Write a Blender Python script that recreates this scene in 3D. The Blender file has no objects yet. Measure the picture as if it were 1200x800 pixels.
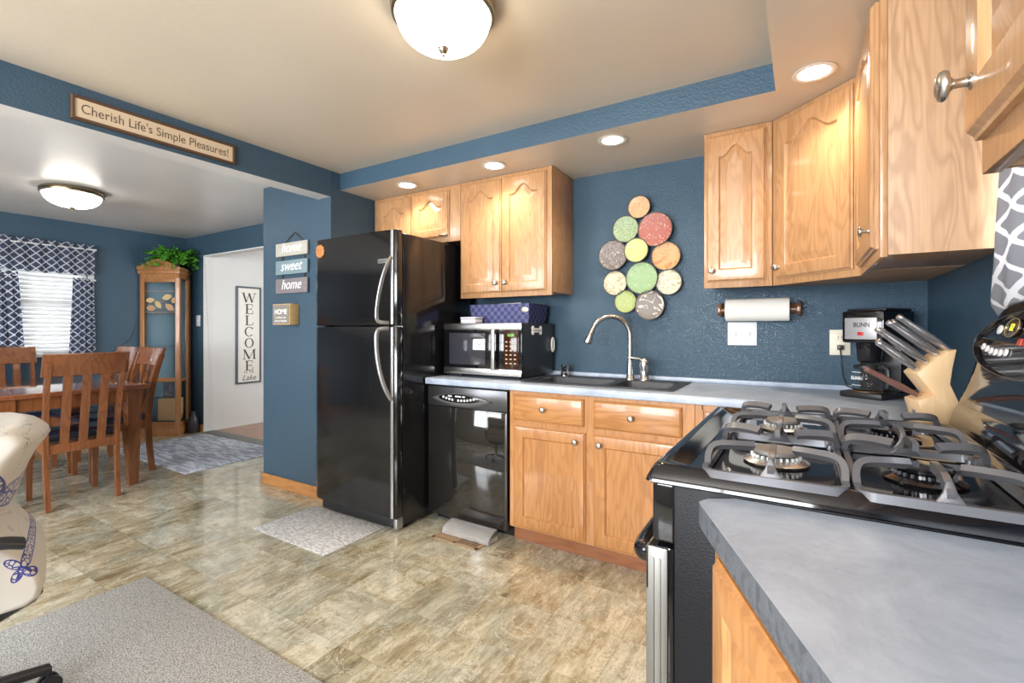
import bpy, bmesh, math, random
from mathutils import Vector, Matrix
random.seed(7)
C = bpy.context.scene.collection
SC = bpy.context.scene
PI = math.pi

# ------------------------------------------------------------------ camera, world, lights, exposure
CAMH = 1.215
cam = bpy.data.cameras.new('camera'); co = bpy.data.objects.new('camera', cam); C.objects.link(co)
cam.sensor_width = 36.0; cam.lens = 559 / 1200 * 36; cam.shift_y = -14 / 1200; cam.clip_start = 0.02
co.location = (0, 0, CAMH); co.rotation_euler = (PI / 2, 0, math.radians(31.43))
SC.camera = co
SC.view_settings.view_transform = 'Standard'; SC.view_settings.look = 'None'
SC.view_settings.gamma = 1.0; SC.view_settings.use_curve_mapping = False
SC.view_settings.exposure = 0.12
w = bpy.data.worlds.new('world'); SC.world = w; w.use_nodes = True
w.node_tree.nodes['Background'].inputs[0].default_value = (0.80, 0.88, 1.0, 1)
w.node_tree.nodes['Background'].inputs[1].default_value = 1.2
L_BOWL, L_DBOWL, L_SPOT = 15.0, 13.0, 19.0
WARM = (1.0, 0.84, 0.66)

def area(name, loc, rot, sx, sy, power, col):
    l = bpy.data.lights.new(name, 'AREA'); l.shape = 'RECTANGLE'; l.size = sx; l.size_y = sy
    l.energy = power; l.color = col
    o = bpy.data.objects.new(name, l); C.objects.link(o); o.location = loc; o.rotation_euler = rot
    return o
DAY = (0.93, 0.96, 1.0)
area('daylight_dining', (-6.74, 1.66, 1.40), (0, -PI / 2, 0), 1.2, 0.9, 95, (0.82, 0.90, 1.0))
area('added_fill_rear_right', (-0.9, -2.36, 1.45), (PI / 2, 0, 0), 1.9, 1.5, 250, DAY)  # added fill light outside an unseen rear window
area('added_fill_rear_left', (-3.5, -2.36, 1.45), (PI / 2, 0, 0), 1.9, 1.5, 170, DAY)  # second added fill, outside the other unseen rear window
area('added_fill_hall', (-3.2, 4.2, 1.45), (0, PI / 2, 0), 1.6, 1.2, 26, (1, 0.98, 0.95))  # added out-of-view light that brightens the hall
area('daylight_range_window', (.64, 1.36, 1.74), (0, PI / 2, 0), .74, .72, 13, DAY)

# ------------------------------------------------------------------ helpers
OFF = {}
class MB:
    def __init__(s): s.bm = bmesh.new(); s.mi = 0
    def _fin(s, verts):
        for v in verts:
            for f in v.link_faces: f.material_index = s.mi
    def box(s, x0, x1, y0, y1, z0, z1, bev=0, seg=2, M=None):
        vs = bmesh.ops.create_cube(s.bm, size=1)['verts']
        c = Vector(((x0 + x1) / 2, (y0 + y1) / 2, (z0 + z1) / 2)); d = (abs(x1 - x0), abs(y1 - y0), abs(z1 - z0))
        for v in vs: v.co = Vector((v.co.x * d[0], v.co.y * d[1], v.co.z * d[2])) + c
        s._fin(vs)
        if M is not None:
            for v in vs: v.co = M @ v.co
        if bev > 0:
            es = list({e for v in vs for e in v.link_edges})
            bmesh.ops.bevel(s.bm, geom=es, offset=min(bev, min(d) * .49), segments=seg, profile=.5, affect='EDGES', clamp_overlap=True)
        return s
    def prism(s, poly, z0, z1, M=None, bev=0):
        """poly: list of (a,b) extruded along c; M maps (a,b,c)->world"""
        M = M or Matrix.Identity(4)
        lo = [s.bm.verts.new(M @ Vector((a, b, z0))) for a, b in poly]
        hi = [s.bm.verts.new(M @ Vector((a, b, z1))) for a, b in poly]
        fs = [s.bm.faces.new(list(reversed(lo))), s.bm.faces.new(hi)]
        n = len(poly)
        for i in range(n): fs.append(s.bm.faces.new((lo[i], lo[(i + 1) % n], hi[(i + 1) % n], hi[i])))
        for f in fs: f.material_index = s.mi
        bmesh.ops.recalc_face_normals(s.bm, faces=fs)
        if bev > 0:
            es = list({e for f in fs for e in f.edges})
            bmesh.ops.bevel(s.bm, geom=es, offset=bev, segments=2, profile=.5, affect='EDGES', clamp_overlap=True)
        return s
    def rings(s, rs, cap0=True, cap1=True, closed=True):
        """list of loops (same count) bridged"""
        L = [[s.bm.verts.new(p) for p in r] for r in rs]
        n = len(L[0]); fs = []
        for a, b in zip(L, L[1:]):
            for i in range(n if closed else n - 1):
                j = (i + 1) % n
                try: fs.append(s.bm.faces.new((a[i], a[j], b[j], b[i])))
                except ValueError: pass
        if cap0: fs.append(s.bm.faces.new(list(reversed(L[0]))))
        if cap1: fs.append(s.bm.faces.new(L[-1]))
        for f in fs: f.material_index = s.mi
        bmesh.ops.recalc_face_normals(s.bm, faces=fs)
        return fs
    def tube(s, pts, r, n=10, caps=True, flat=None, sq=False):
        ph = 0
        if sq: n = 4; ph = PI / 4
        pts = [Vector(p) for p in pts]; m = len(pts)
        rr = r if isinstance(r, (list, tuple)) else [r] * m
        T = []
        for i in range(m):
            t = (pts[min(i + 1, m - 1)] - pts[max(i - 1, 0)]).normalized(); T.append(t)
        up = Vector((0, 0, 1)) if abs(T[0].z) < .9 else Vector((1, 0, 0))
        if flat is not None: up = Vector(flat)
        rs = []
        N = (up - T[0] * up.dot(T[0])).normalized()
        for i in range(m):
            N = (N - T[i] * N.dot(T[i])).normalized(); B = T[i].cross(N)
            a = rr[i]; ra, rb = a if isinstance(a, (list, tuple)) else (a, a)
            rs.append([pts[i] + N * math.cos(2 * PI * k / n + ph) * ra + B * math.sin(2 * PI * k / n + ph) * rb for k in range(n)])
        s.rings(rs, caps, caps)
        return s
    def cyl(s, p0, p1, r0, r1=None, n=24):
        return s.tube([p0, p1], [r0, r0 if r1 is None else r1], n)
    def lathe(s, prof, c=(0, 0, 0), axis='Z', n=32, M=None, sx=1, sy=1):
        """prof: list of (r,h)"""
        c = Vector(c); rs = []
        for r, h in prof:
            ring = []
            for k in range(n):
                a = 2 * PI * k / n; p = Vector((max(r, 1e-4) * math.cos(a) * sx, max(r, 1e-4) * math.sin(a) * sy, h))
                if M is not None: p = M @ p
                elif axis == 'Y': p = Vector((p.x, -p.z, p.y))   # h -> -Y
                elif axis == 'X': p = Vector((p.z, p.x, p.y))
                ring.append(c + p)
            rs.append(ring)
        s.rings(rs); return s
    def quad(s, *ps):
        f = s.bm.faces.new([s.bm.verts.new(p) for p in ps]); f.material_index = s.mi; return f
    def mesh(s, name, mats, off=None, smooth=35):
        me = bpy.data.meshes.new(name)
        if off is not None: bmesh.ops.translate(s.bm, verts=s.bm.verts, vec=-off)
        s.bm.to_mesh(me); s.bm.free()
        for m in (mats if isinstance(mats, (list, tuple)) else [mats]): me.materials.append(m)
        if smooth:
            for p in me.polygons: p.use_smooth = True
            me.set_sharp_from_angle(angle=math.radians(smooth))
        return me
    def build(s, name, mats, parent=None, smooth=35, label=None):
        off = OFF.get(parent.name) if parent is not None else None
        o = bpy.data.objects.new(name, s.mesh(name, mats, off, smooth)); C.objects.link(o)
        if parent is not None: o.parent = parent; OFF[o.name] = off
        if label: o['label'] = label
        return o

def tag(o, label, cat, group=None, kind=None):
    o['label'] = label; o['category'] = cat
    if group: o['group'] = group
    if kind: o['kind'] = kind
    return o
def thing(name, label, cat, loc=(0, 0, 0), group=None):
    o = bpy.data.objects.new(name, None); C.objects.link(o); o.location = loc; o.empty_display_size = .05
    OFF[o.name] = Vector(loc); tag(o, label, cat, group); return o
def solo(mb, name, mats, label, cat, group=None, smooth=35, kind=None):
    """one-mesh thing with its origin at its base"""
    bm = mb.bm; xs = [v.co for v in bm.verts]
    base = Vector(((min(p.x for p in xs) + max(p.x for p in xs)) / 2, (min(p.y for p in xs) + max(p.y for p in xs)) / 2, min(p.z for p in xs)))
    o = bpy.data.objects.new(name, mb.mesh(name, mats, base, smooth)); C.objects.link(o); o.location = base; OFF[o.name] = base
    return tag(o, label, cat, group, kind)
def struct(mb, name, mats, smooth=35, parent=None):
    o = mb.build(name, mats, parent, smooth)
    if parent is None: o['kind'] = 'structure'
    return o
def dup(root, loc, rz=0, label=None):
    r = root.copy(); C.objects.link(r); r.location = loc; r.rotation_euler = (0, 0, rz)
    if label: r['label'] = label
    for ch in list(root.children):
        c = ch.copy(); C.objects.link(c); c.parent = r
        for g in list(ch.children):
            d = g.copy(); C.objects.link(d); d.parent = c
    return r
def frame(o, u, v, n):
    """matrix mapping (a,b,c) to o + a*u + b*v + c*n"""
    u, v, n = Vector(u), Vector(v), Vector(n)
    M = Matrix.Identity(4)
    for i in range(3): M[i][0] = u[i]; M[i][1] = v[i]; M[i][2] = n[i]; M[i][3] = o[i]
    return M
FACE_Y = lambda x, y, z: frame((x, y, z), (1, 0, 0), (0, 0, 1), (0, -1, 0))     # something facing -Y
FACE_XP = lambda x, y, z: frame((x, y, z), (0, 1, 0), (0, 0, 1), (1, 0, 0))     # facing +X
FACE_XN = lambda x, y, z: frame((x, y, z), (0, -1, 0), (0, 0, 1), (-1, 0, 0))   # facing -X
def text(name, s, size, M, mat, parent, depth=.0015, shear=0, align='CENTER', width=None, bold=0, space=1):
    cu = bpy.data.curves.new(name, 'FONT'); cu.body = s; cu.size = size; cu.extrude = depth; cu.shear = shear
    cu.align_x = align; cu.align_y = 'CENTER'; cu.offset = bold; cu.space_character = space; cu.resolution_u = 4
    t = bpy.data.objects.new(name + '_t', cu); C.objects.link(t)
    bpy.context.view_layer.update()
    me = bpy.data.meshes.new_from_object(t.evaluated_get(bpy.context.evaluated_depsgraph_get()))
    bpy.data.objects.remove(t); bpy.data.curves.remove(cu)
    sc = 1
    if width:
        xs = [v.co.x for v in me.vertices]; sc = width / (max(xs) - min(xs))
    off = OFF[parent.name]
    for v in me.vertices: v.co = (M @ Vector((v.co.x * sc, v.co.y, v.co.z))) - off
    me.materials.clear(); me.materials.append(mat); me.name = name
    o = bpy.data.objects.new(name, me); C.objects.link(o); o.parent = parent; OFF[o.name] = off
    return o

# ------------------------------------------------------------------ materials
def mat(name, col, rough=.5, metal=0, spec=None, coat=0, emit=None, es=0, alpha=None, trans=0, ior=None):
    m = bpy.data.materials.new(name); m.use_nodes = True; b = m.node_tree.nodes['Principled BSDF']
    b.inputs['Base Color'].default_value = (*col, 1); b.inputs['Roughness'].default_value = rough; b.inputs['Metallic'].default_value = metal
    if spec is not None: b.inputs['Specular IOR Level'].default_value = spec
    if coat: b.inputs['Coat Weight'].default_value = coat; b.inputs['Coat Roughness'].default_value = .06
    if emit: b.inputs['Emission Color'].default_value = (*emit, 1); b.inputs['Emission Strength'].default_value = es
    if trans: b.inputs['Transmission Weight'].default_value = trans
    if ior: b.inputs['IOR'].default_value = ior
    return m
class NT:
    def __init__(s, m): s.t = m.node_tree; s.b = s.t.nodes['Principled BSDF']
    def n(s, typ, **kw):
        o = s.t.nodes.new(typ)
        for k, v in kw.items():
            if k.startswith('i_'): o.inputs[k[2:].replace('_', ' ')].default_value = v
            else: setattr(o, k, v)
        return o
    def l(s, a, b): s.t.links.new(a, b)
    def coord(s, rnd=0, kind='Object'):
        tc = s.n('ShaderNodeTexCoord'); out = tc.outputs[kind]
        if rnd:
            oi = s.n('ShaderNodeObjectInfo'); mu = s.n('ShaderNodeMath', operation='MULTIPLY'); s.l(oi.outputs['Random'], mu.inputs[0]); mu.inputs[1].default_value = rnd
            ad = s.n('ShaderNodeVectorMath', operation='ADD'); s.l(out, ad.inputs[0]); s.l(mu.outputs[0], ad.inputs[1]); out = ad.outputs[0]
        return out
    def mapp(s, vec, scale, rot=(0, 0, 0)):
        mp = s.n('ShaderNodeMapping'); mp.inputs['Scale'].default_value = scale; mp.inputs['Rotation'].default_value = rot; s.l(vec, mp.inputs[0]); return mp.outputs[0]
    def noise(s, vec, scale=1, detail=2, rough=.5, dist=0):
        nz = s.n('ShaderNodeTexNoise'); s.l(vec, nz.inputs['Vector'])
        nz.inputs['Scale'].default_value = scale; nz.inputs['Detail'].default_value = detail; nz.inputs['Roughness'].default_value = rough; nz.inputs['Distortion'].default_value = dist
        return nz.outputs['Fac']
    def math(s, op, a, b=None, c=None):
        m = s.n('ShaderNodeMath', operation=op)
        for i, v in enumerate((a, b, c)):
            if v is None: continue
            if isinstance(v, (int, float)): m.inputs[i].default_value = v
            else: s.l(v, m.inputs[i])
        return m.outputs[0]
    def ramp(s, fac, stops, interp='LINEAR'):
        r = s.n('ShaderNodeValToRGB'); s.l(fac, r.inputs[0]); e = r.color_ramp.elements; r.color_ramp.interpolation = interp
        while len(e) < len(stops): e.new(.5)
        for k, (p, c) in zip(e, stops): k.position = p; k.color = (*c, 1)
        return r.outputs[0]
    def mix(s, fac, a, b, blend='MIX'):
        m = s.n('ShaderNodeMix', data_type='RGBA', blend_type=blend)
        if isinstance(fac, (int, float)): m.inputs[0].default_value = fac
        else: s.l(fac, m.inputs[0])
        for i, v in ((6, a), (7, b)):
            if isinstance(v, tuple): m.inputs[i].default_value = (*v, 1)
            else: s.l(v, m.inputs[i])
        return m.outputs[2]
    def bump(s, h, strength=.3, dist=.004):
        b = s.n('ShaderNodeBump'); b.inputs['Strength'].default_value = strength; b.inputs['Distance'].default_value = dist
        s.l(h, b.inputs['Height']); s.l(b.outputs[0], s.b.inputs['Normal'])
    def col(s, c): s.l(c, s.b.inputs['Base Color'])
    def xyz(s, vec):
        x = s.n('ShaderNodeSeparateXYZ'); s.l(vec, x.inputs[0]); return x.outputs

def wood(name, light, dark, axis='Z', rough=.32, scale=1.0, contrast=.55, coat=.25):
    m = mat(name, light, rough, coat=coat); t = NT(m); v = t.coord(9)
    lo, hi = 1.3 * scale, 7.5 * scale
    sc = {'Z': (hi, hi, lo), 'X': (lo, hi, hi), 'Y': (hi, lo, hi)}[axis]
    ft = {'Z': (180, 180, 5), 'X': (5, 180, 180), 'Y': (180, 5, 180)}[axis]
    a = t.noise(t.mapp(v, sc), 1, 2.5, .45, .25)
    rings = t.math('SINE', t.math('MULTIPLY', a, 62))
    rr = t.math('MULTIPLY_ADD', rings, .5, .5)
    rr = t.math('POWER', rr, 2.2)
    f = t.noise(t.mapp(v, ft), 1, 2, .6)
    f2 = t.noise(t.mapp(v, sc), .35, 1)
    c1 = t.mix(t.math('MULTIPLY', rr, contrast), light, dark)
    c2 = t.mix(t.ramp(f, [(.42, (0, 0, 0)), (.68, (.42, .42, .42))]), c1, dark)
    c3 = t.mix(t.ramp(f2, [(.3, (0, 0, 0)), (.7, (.35, .35, .35))]), c2, tuple(x * 1.15 for x in light))
    t.col(c3); t.bump(f, .06, .001)
    return m
OAK = wood('oak_vertical', (.475, .262, .122), (.28, .125, .045), contrast=.5, scale=1.6)
OAKH = wood('oak_horizontal', (.56, .31, .13), (.34, .155, .05), 'X')
OAKP = wood('oak_panel_pale', (.50, .305, .168), (.29, .155, .078), 'Z', rough=.5, coat=0, contrast=.7, scale=1.7)
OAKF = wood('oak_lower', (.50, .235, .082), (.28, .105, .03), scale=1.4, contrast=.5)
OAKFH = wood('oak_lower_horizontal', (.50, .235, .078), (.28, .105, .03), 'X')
OAKD = wood('oak_curio', (.42, .19, .065), (.24, .09, .028), rough=.35)
CHERRY = wood('chestnut_dining_wood', (.225, .080, .029), (.11, .034, .012), rough=.24, coat=.5)
CHERRYX = wood('chestnut_dining_wood_flat', (.22, .07, .025), (.11, .03, .01), 'X', rough=.13, coat=.8)
BLOCKW = wood('pale_beech', (.72, .50, .28), (.60, .38, .19), contrast=.3, rough=.45)
WALNUT = wood('walnut', (.22, .09, .035), (.10, .04, .015), 'X')

def wall_paint(name, col, rough=.33, bump=.55, scale=95, spec=.5):
    m = mat(name, col, rough, spec=spec); t = NT(m); v = t.coord()
    h = t.noise(v, scale, 2.5, .55, .3); h2 = t.ramp(h, [(.40, (0, 0, 0)), (.62, (1, 1, 1))])
    t.bump(h2, bump, .0035)
    t.col(t.mix(t.noise(v, 2.2, 2), col, tuple(c * 1.12 for c in col)))
    return m
BLUE = wall_paint('teal_blue_textured_paint', (.038, .080, .121), .27, .65, 140)
BLUEB = wall_paint('teal_blue_flat_paint', (.038, .080, .121), .42, .25)
BLUEK = wall_paint('teal_blue_splash_paint', (.038, .080, .121), .30, .6, 150)
CEIL = wall_paint('ceiling_paint', (.60, .52, .42), .36, .05, 30)
CEILD = wall_paint('dining_ceiling_paint', (.70, .68, .66), .33, .05, 30)
GREYW = wall_paint('pale_grey_paint', (.70, .70, .68), .5, .1, 60)
BACKW = wall_paint('beige_paint', (.52, .48, .42), .6, .1, 60)
WHITE = mat('white_paint', (.8, .8, .78), .35)

def floor_mat():
    m = mat('slate_look_vinyl', (.4, .35, .25), .20, coat=.6); t = NT(m); v = t.coord()
    x, y, z = t.xyz(v); S = .305
    ix = t.math('FLOOR', t.math('DIVIDE', x, S)); iy = t.math('FLOOR', t.math('DIVIDE', y, S))
    cb = t.n('ShaderNodeCombineXYZ'); t.l(ix, cb.inputs[0]); t.l(iy, cb.inputs[1])
    wn = t.n('ShaderNodeTexWhiteNoise', noise_dimensions='2D'); t.l(cb.outputs[0], wn.inputs['Vector'])
    rnd = wn.outputs['Value']
    ad = t.n('ShaderNodeVectorMath', operation='ADD'); t.l(v, ad.inputs[0])
    sc = t.n('ShaderNodeVectorMath', operation='SCALE'); t.l(wn.outputs['Color'], sc.inputs[0]); sc.inputs['Scale'].default_value = 7; t.l(sc.outputs[0], ad.inputs[1])
    a = t.noise(t.mapp(ad.outputs[0], (13, 4.6, 1), (0, 0, .35)), 1, 7, .70, .55)
    b = t.noise(t.mapp(ad.outputs[0], (6.5, 11, 1), (0, 0, .7)), 1, 7, .70, .5)
    mx = t.math('GREATER_THAN', rnd, .62)
    s = t.n('ShaderNodeMix', data_type='FLOAT'); t.l(mx, s.inputs[0]); t.l(a, s.inputs[2]); t.l(b, s.inputs[3])
    f = t.math('ADD', s.outputs[0], t.math('MULTIPLY_ADD', rnd, .16, -.08))
    c = t.ramp(f, [(.27, (.17, .125, .06)), (.38, (.31, .255, .15)), (.46, (.42, .365, .235)), (.55, (.53, .475, .335)), (.68, (.74, .69, .53))])
    g = t.noise(ad.outputs[0], 3.2, 4, .6, .6)
    c = t.mix(t.ramp(g, [(.44, (0, 0, 0)), (.58, (.85, .85, .85))]), c, t.ramp(f, [(.3, (.27, .262, .19)), (.52, (.44, .43, .335)), (.72, (.66, .64, .52))]))
    for vs, wd, cc in ((7, .010, (.13, .09, .05)), (15, .012, (.20, .15, .09)), (5, .016, (.74, .69, .56))):
        vein = t.noise(t.mapp(ad.outputs[0], (1.6, 1, 1), (0, 0, .6)), vs, 5, .62, .8)
        vv = t.math('ABSOLUTE', t.math('SUBTRACT', vein, .5))
        c = t.mix(t.ramp(vv, [(0, (.62, .62, .62)), (wd, (0, 0, 0))]), c, cc)
    st = t.noise(t.mapp(ad.outputs[0], (70, 7, 1), (0, 0, .25)), 1, 3, .65, .4)
    c = t.mix(t.ramp(st, [(.56, (0, 0, 0)), (.70, (.5, .5, .5))]), c, (.24, .18, .10))
    c = t.mix(t.ramp(st, [(.28, (.4, .4, .4)), (.42, (0, 0, 0))]), c, (.78, .72, .56))
    fx = t.math('ABSOLUTE', t.math('SUBTRACT', t.math('FRACT', t.math('DIVIDE', x, S)), .5)); fy = t.math('ABSOLUTE', t.math('SUBTRACT', t.math('FRACT', t.math('DIVIDE', y, S)), .5))
    sm = t.math('GREATER_THAN', t.math('MAXIMUM', fx, fy), .4955)
    c = t.mix(t.math('MULTIPLY', sm, .35), c, (.16, .12, .07))
    t.col(c)
    t.l(t.ramp(f, [(.3, (.15, .15, .15)), (.7, (.26, .26, .26))]), t.b.inputs['Roughness'])
    t.bump(f, .10, .002)
    return m
FLOOR = floor_mat()
def speckle(name, a, b, scale=160, rough=.9, c=None):
    m = mat(name, a, rough, spec=.1); t = NT(m); v = t.coord()
    f = t.noise(v, scale, 2, .7)
    k = t.ramp(f, [(.36, b), (.52, a), (.66, c or a)]); t.col(k); t.bump(f, .6, .004); return m
RUG = speckle('grey_rug_pile', (.46, .46, .445), (.15, .15, .145), 230, c=(.66, .66, .64))
def counter_mat():
    m = mat('blue_grey_laminate', (.3, .33, .38), .38); t = NT(m); v = t.coord()
    a = t.noise(v, 8, 8, .72, .5); b = t.noise(v, 160, 2, .6)
    c = t.ramp(a, [(.3, (.29, .34, .43)), (.5, (.385, .445, .545)), (.7, (.50, .565, .67))])
    c = t.mix(t.ramp(b, [(.55, (0, 0, 0)), (.75, (.35, .35, .35))]), c, (.5, .53, .58)); t.col(c); return m
COUNTER = counter_mat()
EDGE = speckle('dark_grey_laminate_edge', (.115, .125, .14), (.08, .088, .10), 60, .4)
BLACKG = mat('black_gloss', (.006, .006, .008), .06, spec=.6)
BLACKF = mat('black_fridge_enamel', (.008, .008, .009), .12, spec=.65)
_t = NT(BLACKF); _h = _t.noise(_t.coord(), 260, 2, .5); _t.bump(_h, .06, .0012)
BLACKS = mat('black_pebbled_steel', (.006, .006, .008), .36, spec=.18)
_t = NT(BLACKS); _h = _t.noise(_t.coord(), 380, 2, .5); _t.bump(_h, .45, .0015)
BLACKM = mat('black_plastic', (.014, .014, .016), .38)
BLACKR = mat('black_rubber', (.01, .01, .01), .7)
CHARC = mat('charcoal_stainless', (.11, .11, .115), .28, metal=.8)
STEEL = mat('brushed_steel', (.58, .57, .55), .27, metal=1)
CHROME = mat('chrome', (.75, .75, .76), .10, metal=1)
NICKEL = mat('brushed_nickel', (.55, .53, .50), .28, metal=1)
DULLS = mat('dull_stainless', (.20, .195, .18), .40, metal=1)
BRASSG = mat('antique_pewter', (.36, .31, .22), .28, metal=1)
HANDLEG = mat('grey_satin_handle', (.34, .335, .33), .28, metal=.7)
BLACKD = mat('black_dishwasher_gloss', (.014, .013, .012), .05, spec=1.0)
GLASSB = mat('dark_window_glass', (.035, .037, .045), .05, spec=.8)
GLASS = mat('clear_glass', (1, 1, 1), .02, trans=1, ior=1.18)
SINKM = mat('black_composite_sink', (.030, .032, .038), .42)
IRON = mat('grey_cast_iron', (.20, .20, .215), .25, metal=.55)
BURN = mat('burner_cap', (.24, .225, .21), .5, metal=.2)
LAMPG = mat('lit_frosted_glass', (.95, .92, .85), .4, emit=(1.0, .86, .62), es=L_BOWL)
LAMPD = mat('lit_white_glass', (.95, .95, .95), .4, emit=(1.0, .93, .82), es=L_DBOWL)
LAMPR = mat('lit_downlight_lens', (1, 1, 1), .4, emit=(1.0, .93, .82), es=12)
BTN = mat('pale_button', (.72, .72, .72), .4)
IVORY = mat('ivory_plate', (.70, .65, .52), .4)
PLATEW = mat('white_plate', (.74, .76, .80), .35)
INK = mat('dark_lettering', (.055, .052, .05), .6)
INKW = mat('white_lettering', (.85, .85, .83), .5)
CREAM = mat('cream_board', (.66, .52, .36), .55)
CREAMW = mat('warm_white_board', (.86, .84, .76), .35)
FRAMEG = mat('slate_frame', (.10, .12, .15), .5)
FRAMEB = mat('bronze_frame', (.10, .05, .025), .4)
SEATM = mat('blue_black_vinyl', (.012, .020, .045), .22, coat=.3)
GREEN = mat('fern_green', (.055, .26, .022), .5); _t = NT(GREEN)
_t.col(_t.ramp(_t.noise(_t.coord(), 28, 2), [(.35, (.028, .15, .012)), (.62, (.12, .40, .035))]))
SUCC = mat('pale_succulent', (.45, .50, .22), .5)

def shadeless_glow(name, col, s):
    return mat(name, col, .5, emit=col, es=s)

# ------------------------------------------------------------------ room shell
XR, YB, XW1, YP = .496, 2.92, -2.84, 2.20
ZC, ZS, ZB = 2.333, 2.215, 2.15
XF, YN = -6.48, -2.2
struct(MB().box(XF - .1, XR + .1, YN - .1, YB + .0, -.06, 0), 'floor', FLOOR)
struct(MB().box(-2.98, XR + .1, YN - .1, YB + .1, ZC, ZC + .06), 'ceiling', CEIL)
struct(MB().box(XF - .1, -2.98, YN - .1, YB + .1, ZC, ZC + .06), 'ceiling_dining', CEILD)
# back wall with doorway to the hall
DX0, DX1, DZ = -6.06, -4.55, 2.08
mb = MB(); mb.box(XF - .1, DX0, YB, YB + .10, 0, ZC).box(DX0, DX1, YB, YB + .10, DZ, ZC).box(DX1, -2.84, YB, YB + .10, 0, ZC)
struct(mb, 'wall_dining', BLUEB)
struct(MB().box(-2.84, XR + .1, YB, YB + .10, 0, ZC), 'wall_back', BLUEK)
struct(MB().box(-3.655, XW1, YP, YB, 0, ZC), 'wall_partition', BLUE)
# right wall with window
WY0, WY1, WZ0, WZ1 = .98, 1.74, 1.35, 2.12
mb = MB(); mb.box(XR, XR + .1, YN, WY0, 0, ZC).box(XR, XR + .1, WY1, YB, 0, ZC).box(XR, XR + .1, WY0, WY1, 0, WZ0).box(XR, XR + .1, WY0, WY1, WZ1, ZC)
struct(mb, 'wall_right', BLUEB)
# far dining wall with window
FY0, FY1, FZ0, FZ1 = 1.26, 1.97, .97, 2.02
mb = MB(); mb.box(XF - .1, XF, YN, FY0, 0, ZC).box(XF - .1, XF, FY1, YB, 0, ZC).box(XF - .1, XF, FY0, FY1, 0, FZ0).box(XF - .1, XF, FY0, FY1, FZ1, ZC)
struct(mb, 'wall_left', BLUEB)
# wall behind the camera, with two unseen windows added to let in fill
mb = MB(); A = [(-4.4, -2.6), (-1.8, 0.0)]
mb.box(XF, -4.4, YN - .1, YN, 0, ZC).box(-2.6, -1.8, YN - .1, YN, 0, ZC).box(0, XR, YN - .1, YN, 0, ZC)
for a, b in A: mb.box(a, b, YN - .1, YN, 0, .75).box(a, b, YN - .1, YN, 2.15, ZC)
struct(mb, 'wall_front', BACKW)
for i, (a, b) in enumerate(A):
    mb = MB()
    for x in (a, (a + b) / 2 - .02, b - .04): mb.box(x, x + .04, YN - .07, YN - .03, .75, 2.15)
    for z in (.75, 1.43, 2.11): mb.box(a, b, YN - .065, YN - .035, z, z + .04)
    struct(mb, 'window_%d' % (i + 3), WHITE)  # unseen window added for the rear fill light
# beam and soffit
mb = MB(); mb.box(-2.978, XW1, YN, YP, ZB, ZC)
for f in mb.bm.faces:
    if f.normal.z < -.5: f.material_index = 1
struct(mb, 'trim_1', [BLUEB, CEILD])
mb = MB(); mb.box(XW1, XR, 2.28, YB, ZS, ZC).box(-.10, XR, YN, 2.28, ZS, ZC)
for f in mb.bm.faces:
    f.material_index = 1 if abs(f.normal.z) < .5 else 0
struct(mb, 'ceiling_soffit', [CEIL, BLUEB])
# hall beyond the doorway
struct(MB().box(DX0 - .1, DX0, YB + .1, 6.0, 0, 2.4), 'wall_hall', GREYW)
struct(MB().box(DX0 - .1, -2.9, 6.0, 6.1, 0, 2.4), 'wall_hall_end', GREYW)
mb = MB(); mb.box(-3.4, -3.3, YB + .1, 3.5, 0, 2.4).box(-3.4, -3.3, 4.9, 6.0, 0, 2.4).box(-3.4, -3.3, 3.5, 4.9, 2.3, 2.4).box(-3.4, -3.3, 3.5, 4.9, 0, .6)  # out-of-view opening made for the added hall light
struct(mb, 'wall_hall_right', GREYW)
struct(MB().box(DX0 - .1, -3.3, YB + .1, 6.1, 2.4, 2.46), 'ceiling_hall', CEILD)
HALLF = wood('hall_terracotta_boards', (.42, .22, .13), (.26, .12, .06), 'Y', rough=.35)
struct(MB().box(DX0 - .1, -3.3, YB, 6.1, -.06, 0), 'floor_hall', HALLF)
mb = MB(); mb.box(DX0 + .002, DX1 - .002, YB - .02, YB + .12, 0, .006, .002); struct(mb, 'trim_2', speckle('grey_threshold', (.25, .25, .245), (.18, .18, .175), 50, .6))
# door casing edge (thin white corner bead)
mb = MB(); mb.box(DX0 - .012, DX0, YB - .003, YB + .10, 0, DZ + .012).box(DX0, DX1, YB - .003, YB + .1, DZ, DZ + .012); struct(mb, 'trim_3', GREYW)
# baseboards
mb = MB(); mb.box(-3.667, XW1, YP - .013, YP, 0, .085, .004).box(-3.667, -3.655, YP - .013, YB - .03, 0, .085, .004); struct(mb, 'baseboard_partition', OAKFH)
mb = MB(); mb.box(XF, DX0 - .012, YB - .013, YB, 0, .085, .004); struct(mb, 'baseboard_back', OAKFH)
mb = MB(); mb.box(XF, XF + .013, YN, YB - .03, 0, .085, .004); struct(mb, 'baseboard_left', OAKFH)

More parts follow.
